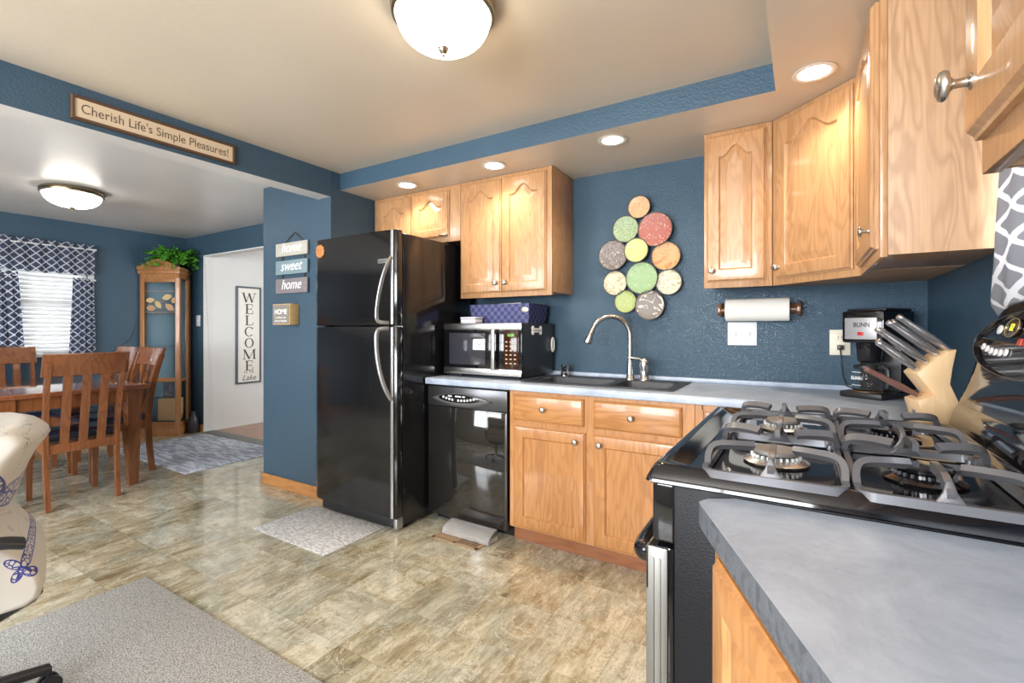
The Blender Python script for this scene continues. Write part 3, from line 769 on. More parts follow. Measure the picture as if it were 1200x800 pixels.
for k in range(11):
    x = (DX_0 + DX_1) / 2 - .04 + (k - 5) * .023; dz = -.010 + .0006 * (k - 5) ** 2
    if k == 4: continue
    MB().lathe([(.0075, 0), (.0075, .0015), (.006, .002), (0, .002)], n=14, M=FACE_Y(x, DF - .0185, .794 + dz)).build('button', BTN, pn)
for k, ww in enumerate((.03, .045, .02)):
    MB().box(-.0 , ww, -.004, .004, 0, .0012, M=FACE_Y((DX_0 + DX_1) / 2 - .12 + k * .055, DF - .0185, .808)).build('mark', BTN, pn)

# ------------------------------------------------------------------ microwave and what lies on it
MX0, MX1, MF, MZ0, MZ1 = -2.02, -1.430, 2.45, .930, 1.255
t = thing('microwave', 'stainless front microwave oven with black case on the counter', 'microwave', (-1.72, 2.66, .91))
MB().box(MX0, MX1, MF + .022, 2.865, MZ0, MZ1, .004).build('case', mat('black_case', (.022, .026, .032), .35), t)
MB().box(MX0, MX1, MF, MF + .022, MZ0, MZ1, .003).build('fascia', BLACKG, t)
mb = MB(); mb.box(MX0, MX1, MF - .004, MF + .001, MZ1 - .042, MZ1 - .001, .002).box(MX0, MX1, MF - .004, MF + .001, MZ0 + .001, MZ0 + .042, .002)
mb.build('steel_band', STEEL, t)
MB().box(MX0 + .045, MX0 + .33, MF - .006, MF + .001, MZ0 + .062, MZ1 - .062, .003).build('window', GLASSB, t)
mb = MB(); hx = MX0 + .405
mb.box(hx - .014, hx + .014, MF - .040, MF - .026, MZ0 + .035, MZ1 - .035, .004).box(hx - .008, hx + .008, MF - .028, MF, MZ0 + .04, MZ0 + .06).box(hx - .008, hx + .008, MF - .028, MF, MZ1 - .06, MZ1 - .04)
mb.build('handle', STEEL, t)
kp = MB().box(MX1 - .125, MX1 - .02, MF - .005, MF + .001, MZ0 + .045, MZ1 - .045, .002).build('keypad', mat('reflection_tinted_black_gloss', (.035, .012, .006), .1), t)  # brown tint paints the reflected cabinet into a black panel
text('display_digits', '12:25', .022, FACE_Y(MX1 - .074, MF - .0052, MZ1 - .075), mat('green_led', (.1, .5, .05), .4, emit=(.35, .9, .08), es=1.2), kp, .0005)
KEY = mat('tan_key_print', (.55, .36, .24), .5)
for r in range(6):
    for c in range(3):
        MB().box(-.007, .007, -.004, .004, 0, .001, M=FACE_Y(MX1 - .104 + c * .030, MF - .005, MZ1 - .115 - r * .026)).build('key', KEY, kp)
for x in (MX0 + .10, MX1 - .05):
    for y in (MF + .05, 2.82): MB().cyl((x, y, .910), (x, y, .931), .014, n=12).build('foot', BLACKR, t)
# bone magnet on the side of the microwave
t2 = thing('magnet', 'white bone-shaped magnet on the side of the microwave', 'magnet', (MX1, 2.60, 1.20))
B = FACE_XP(MX1 + .0005, 2.635, 1.210)
mb = MB(); mb.prism([(-.045, -.013), (.045, -.013), (.045, .013), (-.045, .013)], 0, .004, B)
for cx in (-.050, .050):
    for cy in (-.013, .013): mb.lathe([(.0155, 0), (.0155, .004), (0, .0042)], n=20, M=B @ Matrix.Translation((cx, cy, 0)))
mb.build('bone', mat('white_enamel', (.85, .85, .85), .4), t2)
text('lettering', 'I love my dog', .015, B @ Matrix.Translation((0, 0, .0045)), INK, t2, .0004, width=.082)
# hook at the rear
mb = MB(); H = FACE_XP(MX1 + .001, 2.845, 1.115)
mb.tube([H @ Vector((0.018 * math.sin(a), .045 * math.cos(a), .008)) for a in [2 * PI * k / 24 for k in range(25)]], .005, 8)
mb.box(-.006, .006, -.04, .04, 0, .006, M=H)
solo(mb, 'hook', WHITE, 'white oval hook on the rear edge of the microwave side', 'hook', smooth=50)
# basket
WEAVE = mat('navy_woven_strap', (.030, .035, .12), .55); _t = NT(WEAVE); _v = _t.coord(); _x, _y, _z = _t.xyz(_v)
_a = _t.math('FLOOR', _t.math('DIVIDE', _t.math('ADD', _x, _y), .026)); _b = _t.math('FLOOR', _t.math('DIVIDE', _z, .026))
_c = _t.math('MODULO', _t.math('ABSOLUTE', _t.math('ADD', _a, _b)), 2)
_t.col(_t.mix(_c, (.030, .032, .10), (.085, .09, .24))); _t.bump(_c, .5, .004)
t2 = thing('basket', 'navy woven strap basket on top of the microwave', 'basket', (-1.69, 2.72, MZ1))
mb = MB(); R = []
for (ix, z) in ((.016, .001), (.008, .06), (0, .125), (.006, .125), (.014, .06), (.02, .008)):
    x0, x1, y0, y1 = -1.925 + ix, -1.462 - ix, 2.60 + ix, 2.86 - ix
    R.append([Vector(p) + Vector((0, 0, MZ1 + z)) for p in ((x0, y0, 0), (x1, y0, 0), (x1, y1, 0), (x0, y1, 0))])
mb.rings(R); mb.build('woven_body', WEAVE, t2, 20)
MB().lathe([(.022, 0), (.022, .003), (.016, .006), (0, .006)], n=20, M=FACE_Y(-1.495, 2.602, MZ1 + .085) @ Matrix.Diagonal((1.2, .8, 1, 1))).build('tag', mat('pewter_tag', (.5, .48, .40), .4, metal=.5), t2)
mb = MB()
mb.prism([(-.12, 0), (.10, .0), (.115, .09), (-.04, .075)], 0, .0012, frame((-1.70, 2.66, MZ1 + .10), (1, .1, 0), (-.05, .5, .42), (0, -.6, .7)))
mb.prism([(-.05, 0), (.10, .0), (.10, .05), (-.03, .06)], 0, .0012, frame((-1.60, 2.70, MZ1 + .10), (1, -.1, 0), (-.05, .5, .32), (0, -.6, .7)))
solo(mb, 'paper', mat('white_paper', (.72, .70, .74), .7), 'white folded paper sticking up out of the navy basket', 'paper', smooth=0)
t2 = thing('container', 'small white plastic container on the microwave in front of the basket', 'container', (-1.87, 2.545, MZ1))
MB().box(-1.925, -1.805, 2.50, 2.585, MZ1, MZ1 + .028, .006).build('body', mat('white_plastic', (.68, .68, .72), .4), t2)
MB().box(-1.927, -1.803, 2.498, 2.587, MZ1 + .028, MZ1 + .042, .005).build('lid', mat('frosted_lid', (.60, .60, .65), .35), t2)

# ------------------------------------------------------------------ wall art: eleven discs
def disc_mat(name, a, b, scale, kind):
    m = mat(name, a, .42, spec=.5); t = NT(m); v = t.coord(4)
    if kind == 'scroll':
        n1 = t.noise(v, scale, 1, .4, 1.2); f = t.math('SINE', t.math('MULTIPLY', n1, 34)); k = t.ramp(f, [(.80, (0, 0, 0)), (.93, (1, 1, 1))])
    elif kind == 'spots':
        vo = t.n('ShaderNodeTexVoronoi'); vo.inputs['Scale'].default_value = scale; t.l(v, vo.inputs['Vector']); k = t.ramp(vo.outputs['Distance'], [(.20, (1, 1, 1)), (.30, (0, 0, 0))])
    else:
        n1 = t.noise(v, scale, 2, .5, .8); f = t.math('SINE', t.math('MULTIPLY', n1, 60)); k = t.ramp(f, [(.4, (0, 0, 0)), (.8, (1, 1, 1))])
    t.col(t.mix(k, a, b)); t.bump(k, .5, .004); return m
t = thing('wall_sculpture', 'cluster of eleven embossed coloured discs hung over the sink', 'wall art', (-.85, 2.9, 1.3))
DR = mat('disc_rim_bronze', (.06, .05, .045), .4, metal=.5)
discs = [(-.854, 1.960, .069, 'tan', (.66, .38, .20), (.55, .29, .14), 22, 'fine', 1), (-.942, 1.838, .083, 'sage green', (.30, .38, .22), (.19, .27, .13), 18, 'fine', 0), (-.758, 1.815, .102, 'brick red', (.29, .062, .04), (.62, .45, .38), 75, 'spots', 1),
         (-1.020, 1.680, .094, 'brown swirl', (.13, .105, .095), (.52, .47, .42), 30, 'scroll', 1), (-.868, 1.697, .074, 'lime green', (.40, .44, .15), (.52, .56, .28), 14, 'scroll', 2), (-.697, 1.651, .085, 'orange', (.55, .27, .10), (.38, .16, .05), 14, 'scroll', 0),
         (-1.009, 1.506, .077, 'cream', (.52, .47, .33), (.36, .28, .15), 12, 'scroll', 0), (-.838, 1.528, .097, 'leaf green', (.22, .35, .16), (.33, .46, .25), 26, 'fine', 1), (-.681, 1.496, .076, 'ivory', (.53, .50, .37), (.33, .30, .19), 13, 'scroll', 0),
         (-.942, 1.388, .070, 'yellow green', (.32, .39, .11), (.42, .48, .2), 14, 'fine', 0), (-.790, 1.362, .088, 'taupe scroll', (.16, .13, .11), (.66, .60, .52), 12, 'scroll', 1)]
mb = MB()
for x, z, r, nm, a, b, s, k, lay in discs:
    yy = 2.893 - .012 * lay
    mb.cyl((x, yy + .004, z), (x, YB - .001, z), .010, n=8)
for (i, j) in ((0, 2), (1, 4), (2, 4), (3, 4), (4, 7), (5, 7), (6, 7), (8, 7), (9, 7), (10, 7), (2, 5)):
    mb.tube([(discs[i][0], 2.908, discs[i][1]), (discs[j][0], 2.908, discs[j][1])], .004, 6)
mb.build('wire_frame', DR, t)
for x, z, r, nm, a, b, s, k, lay in discs:
    yy = 2.893 - .012 * lay
    d = MB().lathe([(r * .6, 0), (r * .985, .003), (r, .006), (r, .009), (r * .985, .0105), (r * .955, .009), (r * .6, .0065), (0, .006)], n=56, M=FACE_Y(x, yy + .004, z)).build('disc', disc_mat('disc_' + nm.replace(' ', '_'), a, b, s, k), t, 50, label=nm + ' embossed disc')
    pts = [FACE_Y(x, yy - .006, z) @ Vector((r * .985 * math.cos(q), r * .985 * math.sin(q), 0)) for q in [2 * PI * i / 48 for i in range(49)]]
    MB().tube(pts, .0030, 6).build('rim', DR, d)

# ------------------------------------------------------------------ paper towels, plates
t = thing('paper_towel_holder', 'wooden wall-mounted paper towel holder under the narrow cabinet', 'towel holder', (-.21, 2.88, 1.28))
mb = MB()
mb.box(-.415, -.008, YB - .016, YB - .001, 1.300, 1.350, .004); mb.build('back_board', WALNUT, t)
for x in (-.405, -.028):
    b = MB(); b.prism([(2.905, 1.285), (2.905, 1.365), (2.845, 1.352), (2.825, 1.335), (2.825, 1.305), (2.85, 1.29)], x, x + .018, Matrix(((0, 0, 1, 0), (1, 0, 0, 0), (0, 1, 0, 0), (0, 0, 0, 1))), bev=.003); b.build('bracket', WALNUT, t)
MB().cyl((-.40, 2.845, 1.320), (-.02, 2.845, 1.320), .013, n=16).build('dowel', WALNUT, t)
mb = MB()
R = [[Vector((x, 2.845 + r * math.cos(a), 1.320 + r * math.sin(a))) for a in [2 * PI * k / 40 for k in range(40)]] for x, r in ((-.362, .0185), (-.362, .058), (-.3595, .0605), (-.0625, .0605), (-.060, .058), (-.060, .0185), (-.362, .0185))]
mb.rings(R, False, False)
PAPER = mat('white_paper_towel', (.78, .76, .70), .85, spec=.1); _t = NT(PAPER); _t.bump(_t.noise(_t.coord(), 140, 2), .15, .002)
solo(mb, 'paper_towel_roll', PAPER, 'roll of white paper towels on the wooden holder', 'paper towels', smooth=40)
t = thing('switch_plate', 'white two-gang switch plate below the paper towels', 'switch plate', (-.29, 2.915, 1.125))
MB().box(-.363, -.217, YB - .006, YB, 1.128, 1.256, .002).build('plate', PLATEW, t)
for x in (-.325, -.255): MB().box(x - .005, x + .005, YB - .016, YB - .005, 1.18, 1.204, .002).build('toggle', PLATEW, t)
for x in (-.325, -.255):
    for z in (1.152, 1.232): MB().cyl((x, YB - .0075, z), (x, YB - .005, z), .003, n=10).build('screw', STEEL, t)
t = thing('outlet', 'ivory duplex wall outlet left of the coffee maker', 'outlet', (.157, 2.915, 1.09))
MB().box(.113, .200, YB - .006, YB, 1.086, 1.214, .002).build('plate', IVORY, t)
for z in (1.124, 1.176):
    s_ = MB().box(.137, .176, YB - .009, YB - .005, z - .017, z + .017, .004).build('socket', IVORY, t)
    mb = MB(); mb.box(.148, .151, YB - .0098, YB - .0088, z - .006, z + .006).box(.162, .165, YB - .0098, YB - .0088, z - .006, z + .006); mb.build('slots', INK, s_)

# ------------------------------------------------------------------ coffee maker
KM = Matrix.Translation((.275, 2.70, .9105)) @ Matrix.Rotation(math.radians(-33), 4, 'Z') @ Matrix.Diagonal((.86, .86, .96, 1))
t = thing('coffee_maker', 'black drip coffee maker with silver front panel in the counter corner', 'coffee maker', (.275, 2.70, .910))
def kbox(mb, *a, **k): mb.box(*a, M=KM, **k); return mb
kbox(MB(), -.100, .100, -.135, .175, 0, .028, bev=.006).build('base', BLACKM, t)
kbox(MB(), -.098, .098, .045, .175, .028, .30, bev=.006).build('tower', BLACKM, t)
kbox(MB(), -.100, .100, -.115, .176, .255, .405, bev=.010).build('head', BLACKG, t)
kbox(MB(), -.092, .092, -.08, .165, .405, .415, bev=.004).build('lid', BLACKM, t)
pn = kbox(MB(), -.082, .070, -.119, -.113, .272, .372, bev=.002).build('front_panel', mat('silver_panel', (.50, .49, .50), .35, metal=.5), t)
KF = KM @ frame((-.006, -.119, 0), (1, 0, 0), (0, 0, 1), (0, -1, 0))
text('lettering', 'BUNN', .030, KF @ Matrix.Translation((.006, .338, .0002)), INK, pn, .0006, width=.076, bold=.0006)
MB().box(-.012, .016, .290, .306, 0, .004, .001, M=KF).build('switch', mat('red_lit_switch', (.55, .02, .02), .3), pn)
MB().lathe([(.045, 0), (.052, .01), (.062, .09), (.062, .10)], n=28, M=KM @ Matrix.Translation((-.002, -.045, .165))).build('filter_funnel', BLACKG, t)
MB().lathe([(.068, 0), (.068, .004), (.060, .005), (0, .005)], n=32, M=KM @ Matrix.Translation((-.004, -.058, .028))).build('warmer_plate', mat('amber_warmer', (.16, .09, .03), .4, metal=.3), t)
t = thing('coffee_carafe', 'clear glass coffee carafe with black handle on the warmer', 'carafe', KM @ Vector((-.004, -.058, .034)))
CM = KM @ Matrix.Translation((-.004, -.058, .0335))
MB().lathe([(.055, 0), (.066, .006), (.069, .03), (.068, .075), (.060, .105), (.058, .112), (.0565, .112), (.0585, .104), (.066, .074), (.067, .03), (.064, .0085), (0, .0075)], n=40, M=CM).build('glass_bowl', GLASS, t, 60)
MB().lathe([(.0595, 0), (.0605, .002), (.0605, .014), (.0595, .016), (.0585, .014), (.0585, .002), (.0595, 0)], n=40, M=CM @ Matrix.Translation((0, 0, .100))).build('collar', BLACKM, t)
mb = MB(); mb.tube([CM @ Vector(p) for p in ((.058, -.01, .108), (.085, -.015, .112), (.100, -.017, .100), (.103, -.017, .06), (.098, -.017, .02))], [(.010, .007), (.012, .008), (.013, .009), (.012, .009), (.009, .007)], 12); mb.build('handle', BLACKM, t, 60)
text('lettering', 'BUNN', .024, CM @ Matrix.Rotation(math.radians(-4), 4, 'Z') @ frame((-.012, -.0695, .058), (1, 0, 0), (0, 0, 1), (0, -1, 0)), INKW, t, .0005, width=.05)
for k in range(3): MB().box(-.03, .012, -.001, .001, 0, .0006, M=CM @ frame((-.006, -.0692, .086 - k * .030 + (.0 if k else .0)), (1, 0, 0), (0, 0, 1), (0, -1, 0))).build('level_mark', INKW, t)
cp = [(.157, YB - .010, 1.124), (.157, YB - .03, 1.124), (.158, YB - .045, 1.10), (.162, YB - .045, 1.04), (.168, YB - .04, .98), (.185, YB - .04, .935), (.23, YB - .05, .918), (.30, YB - .06, .916), (.37, 2.83, .920)]
t = thing('power_cord', 'black coffee maker cord plugged into the ivory outlet', 'cord', (.157, YB - .02, .915))
MB().box(.144, .170, YB - .034, YB - .0095, 1.113, 1.137, .004).build('plug', BLACKM, t)
MB().tube([Vector(p) for p in cp[1:]], .0035, 8).build('cable', BLACKM, t, 60)

# ------------------------------------------------------------------ gas range
t = thing('gas_range', 'black gas range with four burners between the two countertops', 'range', (.08, 1.375, 0))
RY0, RY1 = .955, 1.795
mb = MB(); mb.box(-.215, .47, RY0, RY1 - .01, .03, .915, .003); mb.build('body', BLACKS, t)
mb = MB(); mb.box(-.19, .45, RY0 + .03, RY1 - .04, 0, .03); mb.build('plinth', BLACKM, t)
MB().box(-.257, -.213, RY0 + .002, RY1 - .012, .795, .914, .006, 3).build('knob_panel', BLACKG, t)
od = MB().box(-.262, -.216, RY0 + .004, RY1 - .014, .215, .786, .004).build('oven_door', BLACKG, t)
mb = MB(); mb.box(-.268, -.226, RY0 - .004, RY0 + .003, .200, .786, .002)
mb.box(-.256, -.252, RY0 - .0062, RY0 - .003, .215, .765, .001).box(-.243, -.239, RY0 - .0062, RY0 - .003, .215, .765, .001)
mb.box(-.268, -.262, RY0 - .004, RY1 - .01, .700, .786, .002).build('steel_trim', DULLS, od)
hp = smooth([(-.262, 1.05, .735), (-.292, 1.04, .730), (-.314, 1.06, .722), (-.322, 1.15, .716), (-.322, 1.60, .716), (-.314, 1.69, .722), (-.292, 1.71, .730), (-.262, 1.70, .735)], 2)
MB().tube(hp, [(.021, .015)] * len(hp), 14, flat=(0, 0, 1)).build('handle', BLACKG, od, 60)
MB().box(-.255, -.216, RY0 + .004, RY1 - .014, .04, .205, .004).build('drawer', BLACKG, t)
for k in range(4):
    y = 1.12 + k * .17
    MB().lathe([(.022, 0), (.022, .006), (.019, .01), (.017, .024), (0, .026)], n=24, M=FACE_XN(-.2565, y, .853)).build('knob', BLACKM, t)
# cooktop: rim with bevelled sides and sunken pan
mb = MB(); R = []
def rect(x0, x1, y0, y1, z, r=.02):
    ring = []
    for cx, cy, a in ((x1 - r, y1 - r, 0), (x0 + r, y1 - r, 90), (x0 + r, y0 + r, 180), (x1 - r, y0 + r, 270)):
        for k in range(6): an = math.radians(a + 18 * k); ring.append(Vector((cx + r * math.cos(an), cy + r * math.sin(an), z)))
    return ring
for i, z, r in ((.006, .912, .012), (0, .916, .014), (.002, .924, .014), (.014, .946, .014), (.018, .949, .016), (.032, .950, .02), (.040, .946, .03), (.062, .936, .035), (.075, .935, .04)):
    R.append(rect(-.270 + i, .372 - i * .6, .945 + i * .9, 1.803 - i * .9, z, r))
mb.rings(R); mb.build('cooktop', BLACKG, t, 50)
BX, BYs = (-.050, .190), (1.150, 1.545)
for bi, bx in enumerate(BX):
    for by in BYs:
        b = MB().lathe([(.060, 0), (.062, .004), (.048, .010), (.044, .012), (.044, .018), (.030, .019), (0, .019)], (bx, by, .935), n=36).build('burner', STEEL if bi == 0 else BLACKG, t, 40)
        MB().lathe([(.040, .019), (.043, .021), (.043, .027), (.041, .029), (0, .030)], (bx, by, .935), n=36).build('burner_cap', BURN if bi == 0 else BLACKG, b, 40)
        mb = MB()
        for k in range(24):
            a = 2 * PI * k / 24; mb.box(-.003, .003, -.0016, .0016, .012, .0185, M=Matrix.Translation((bx, by, .935)) @ Matrix.Rotation(a, 4, 'Z') @ Matrix.Translation((.0445, 0, 0)))
        mb.build('ports', BTN if bi == 0 else IRON, b)
        # grate
        hx, hy = .112, .192
        g = MB(); z0 = .942
        ring = rect(bx - hx, bx + hx, by - hy, by + hy, z0 + .004, .022)
        pts = ring + [ring[0], ring[1]]
        g.tube(pts, [(.0105, .0075)] * len(pts), 8, caps=False, flat=(0, 0, 1), sq=True)
        for cx in (-1, 1):
            for cy in (-1, 1): g.cyl((bx + cx * (hx - .01), by + cy * (hy - .01), .9355), (bx + cx * (hx - .01), by + cy * (hy - .01), z0 + .004), .007, n=10)
        # side fingers: rise from the ring and reach inwards
        for sx in (-1, 1):
            for cy in (-.105, .105):
                p = smooth([(bx + sx * hx, by + cy * 1.35, z0 + .002), (bx + sx * (hx + .002), by + cy * 1.2, z0 + .022), (bx + sx * (hx - .006), by + cy * 1.05, z0 + .040), (bx + sx * (hx - .045), by + cy * .95, z0 + .042), (bx + sx * .035, by + cy * .8, z0 + .040)], 2)
                g.tube(p, [(.0125, .0080)] * len(p), 8, flat=(0, 0, 1), sq=True)
        # near and far fins
        for sy in (-1, 1):
            pr = [(-.034, 0), (-.020, .008), (-.009, .026), (-.004, .044), (.004, .044), (.009, .026), (.020, .008), (.034, 0)]
            g.prism(pr, -.005, .005, frame((bx, by + sy * hy, z0 - .001), (1, 0, 0), (0, -sy * .30, .95), (0, .95, .30 * sy)), bev=.0015)
            p = smooth([(bx, by + sy * hy, z0 + .018), (bx, by + sy * (hy - .03), z0 + .038), (bx, by + sy * (hy - .09), z0 + .041), (bx, by + sy * .075, z0 + .039)], 2)
            g.tube(p, [(.012, .0072)] * len(p), 8, flat=(0, 0, 1), sq=True)
        g.build('grate', IRON, t, 45)
# raised rear ledge and curved backguard
mb = MB(); XZ = Matrix(((1, 0, 0, 0), (0, 0, 1, 0), (0, 1, 0, 0), (0, 0, 0, 1)))
mb.prism([(.350, .915), (.350, .952), (.358, .985), (.372, 1.012), (.395, 1.020), (.466, 1.020), (.466, .915)], RY0, RY1, XZ, bev=.003); mb.build('rear_ledge', BLACKG, t, 40)
mb = MB(); R = []; N = 36
prof = [(.372, 1.0), (.372, 1.03), (.378, 1.08), (.392, 1.15), (.410, 1.21), (.424, 1.25), (.434, 1.268), (.446, 1.274), (.460, 1.266), (.463, 1.2), (.463, 1.02)]
for i in range(N + 1):
    s = -1 + 2 * i / N; yc = (RY0 + RY1) / 2; hw = (RY1 - RY0) / 2
    kz = 1 - .62 * max(0, (abs(s) - .60) / .40) ** 2.8 + .10 * (1 - s * s) - .02
    R.append([Vector((x, yc + s * hw, 1.0 + (z - 1.0) * kz)) for x, z in prof])
mb.rings(R); bg = mb.build('backguard', BLACKG, t, 50)
nrm = Vector((-.955, 0, .296)); uu = Vector((0, -1, 0)); vv = Vector((.296, 0, .955))
MG = frame((.3985, 1.375, 1.182), uu, vv, nrm)
mb = MB(); mb.lathe([(1, -.03), (1, .006), (.975, .012), (.955, .006), (.95, .004), (0, .005)], n=64, M=MG @ Matrix.Diagonal((.350, .078, 1, 1))); pod = mb.build('control_pod', BLACKG, bg, 50)
mb = MB(); mb.tube([MG @ Vector(((.350) * .975 * math.cos(a), .078 * .975 * math.sin(a), .012)) for a in [2 * PI * k / 80 for k in range(81)]], 0.0013, 8); mb.build('bezel', CHARC, pod, 60)
for k in range(6):
    MB().lathe([(1, 0), (1, .003), (.8, .004), (0, .004)], n=18, M=MG @ Matrix.Translation((-.272 + k * .033, -.012 - .012 * math.sin(k / 5 * PI * .7), .006)) @ Matrix.Diagonal((.0095, .0085, 1, 1))).build('button', BTN, pod)
MB().lathe([(1, 0), (1, .003), (.8, .004), (0, .004)], n=18, M=MG @ Matrix.Translation((-.205, .032, .006)) @ Matrix.Diagonal((.014, .011, 1, 1))).build('button', BTN, pod)
mb = MB(); mb.lathe([(1, 0), (1, .003), (.9, .004), (0, .004)], n=32, M=MG @ Matrix.Translation((-.125, .036, .006)) @ Matrix.Diagonal((.040, .022, 1, 1))); ck = mb.build('clock', mat('dark_clock_glass', (.05, .03, .02), .15), pod)
mb = MB(); mb.tube([MG @ Vector((-.125 + .040 * math.cos(a), .036 + .022 * math.sin(a), .010)) for a in [2 * PI * k / 40 for k in range(41)]], .0013, 6); mb.build('clock_ring', mat('gold_ring', (.55, .48, .28), .3, metal=.8), ck, 60)
text('clock_digits', '12', .024, MG @ Matrix.Translation((-.125, .036, .0105)), mat('yellow_led', (.6, .6, .05), .4, emit=(.9, .85, .05), es=1.3), ck, .0005)
for k in range(3): MB().box(-.011, .011, -.008, .008, 0, .003, .001, M=MG @ Matrix.Translation((-.055 + k * .03, .004, .006))).build('button', mat('red_touch_key_%d' % k, (.45, .05, .03), .4), pod)
text('lettering', 'Oven', .020, frame((.3795, 1.600, 1.078), uu, Vector((.14, 0, .99)), Vector((-.99, 0, .14))), INKW, bg, .0006, bold=.0006)

# ------------------------------------------------------------------ knife block with knives
KB = (.372, 1.955, .910)
t = thing('knife_block', 'pale beech knife block behind the range, full of steel-handled knives', 'knife block', KB)
RK = Matrix.Translation(KB) @ Matrix.Rotation(math.radians(14), 4, 'Z')
KP = RK @ Matrix(((-1, 0, 0, 0), (0, 0, 1, 0), (0, 1, 0, 0), (0, 0, 0, 1)))      # (p towards -X, z, along y)
up = [(.090, .170), (.014, .240), (-.010, .246), (.000, .19), (.006, .14), (-.016, .085), (-.022, .068), (.02, .068)]
MB().prism(up, -.045, .045, KP, bev=.003).build('slanted_block', BLOCKW, t, 30)
lowp = [(.080, 0), (.076, .04), (.088, .088), (.045, .105), (.0, .092), (-.026, .072), (-.030, .0)]
lo = MB().prism(lowp, -.044, .044, KP, bev=.003).build('foot_block', BLOCKW, t, 30)
MB().box(.0, .0012, -.008, .008, .035, .055, M=RK @ Matrix.Translation((-.0795, 0, 0))).build('badge', mat('steel_blue_badge', (.2, .25, .3), .3, metal=.6), lo)
KSTEEL = mat('knife_handle_steel', (.58, .56, .56), .22, metal=.85); KROSE = mat('rosewood_handle', (.16, .075, .06), .25)
ax = Vector((.78, .626, 0))       # knife axis in (p, z)
def knife(p, z, y, L, nm, label, cat, m, rise=0, wd=.0138):
    a = (ax + Vector((0, rise, 0))).normalized(); o = Vector((p, z, y))
    q = lambda s, e=0: KP @ Vector((o.x + a.x * s, o.y + a.y * s, y))
    t_ = thing(nm, label, cat, q(0), 'knives in the beech block')
    st = [q(s * L) for s in (0.006, .05, .12, .3, .5, .75, .92, .97, 1.0)]
    rr = [(w_ * wd / .010, h_ * wd / .010) for w_, h_ in ((.005, .006), (.0055, .007), (.0065, .009), (.008, .0115), (.0085, .012), (.0068, .0095), (.0065, .009), (.007, .010), (.005, .007))]
    mb = MB(); mb.tube(st, rr, 12); mb.build('handle', m, t_, 60)
    mb = MB(); mb.tube([q(-.0), q(.007)], [(.0055, .0085)] * 2, 10); mb.build('bolster', CHROME, t_)
    return t_
spec = [(.080, .181, -.026, .135, 'steel-handled paring knife, lowest on the near side of the block slope'),
        (.069, .190, .018, .130, 'steel-handled knife, lowest on the far side of the block slope'),
        (.056, .202, -.026, .170, 'steel-handled knife with a pale butt, second up on the near side of the slope'),
        (.044, .212, .020, .150, 'steel-handled knife, second up on the far side of the block slope'),
        (.029, .227, -.024, .165, 'steel-handled knife, third up on the near side of the block slope'),
        (.014, .240, .020, .150, 'steel-handled knife, third up on the far side of the block slope'),
        (-.001, .2445, -.016, .165, 'topmost steel-handled knife of the block')]
for p, z, y, L, lb in spec: knife(p, z, y, L, 'knife', lb, 'knife', KSTEEL)
sc_ = knife(.066, .098, .0, .165, 'kitchen_steel', 'dark-handled sharpening tool in the low front slot of the knife block', 'sharpener', KROSE, rise=-.18, wd=.0125)

# ------------------------------------------------------------------ ceiling lamps
def bowl_light(x, y, zc, r, depth, glass, metal, name, label, finial=True):
    t = thing(name, label, 'ceiling light', (x, y, zc - depth))
    MB().lathe([(r * .62, 0), (r * .98, -.004), (r * 1.06, -.014), (r * 1.08, -.022), (r * 1.04, -.030), (r * 1.07, -.036), (r * 1.06, -.046), (r * 1.00, -.050), (r * .98, -.046), (r * .98, -.02), (r * .6, -.02)], (x, y, zc), n=48).build('pan', metal, t, 40)
    prof = []
    for k in range(13):
        a = PI / 2 * k / 12; prof.append((r * .975 * math.cos(a) ** .85, -.046 - (depth - .066) * math.sin(a)))
    MB().lathe(prof, (x, y, zc), n=48).build('glass_bowl', glass, t, 60)
    b = zc - depth + .022
    MB().lathe([(.004, .012), (.020, .004), (.021, 0), (.017, -.004), (.016, -.008), (.009, -.018), (.006, -.020), (.006, -.026), (0, -.028)], (x, y, b), n=24).build('finial', metal, t, 50)
    return t
bowl_light(-1.055, 1.275, ZC, .165, .175, LAMPG, BRASSG, 'ceiling_light', 'frosted bowl ceiling light with pewter rim over the kitchen floor')
bowl_light(-4.98, 1.42, ZC, .185, .165, LAMPD, BRASSG, 'ceiling_light', 'white bowl ceiling light over the dining table')
locs = [(-2.337, 2.435, 'first recessed downlight, above the refrigerator'), (-1.608, 2.42, 'recessed downlight above the double wall cabinet'), (-.859, 2.42, 'recessed downlight above the sink and disc cluster'), (.035, 2.19, 'recessed downlight before the angled corner cabinet')]
for x, y, lb in locs:
    t = thing('recessed_downlight', lb, 'recessed light', (x, y, ZS), 'recessed lights in the soffit')
    MB().lathe([(.046, .002), (.060, 0), (.074, -.003), (.076, -.006), (.070, -.008), (.056, -.006), (.048, .001)], (x, y, ZS), n=40).build('trim_ring', mat('white_trim', (.72, .68, .62), .4) if 'white_trim' not in bpy.data.materials else bpy.data.materials['white_trim'], t, 60)
    MB().lathe([(.054, -.0045), (.040, -.009), (.02, -.0115), (0, -.012)], (x, y, ZS), n=32).build('lens', LAMPR, t, 60)
    l = bpy.data.lights.new('downlight_lamp', 'SPOT'); l.energy = L_SPOT; l.color = (1, .86, .68); l.spot_size = math.radians(140); l.spot_blend = .7; l.shadow_soft_size = .045
    o = bpy.data.objects.new('downlight_lamp', l); C.objects.link(o); o.parent = t; o.location = (0, 0, -.03)

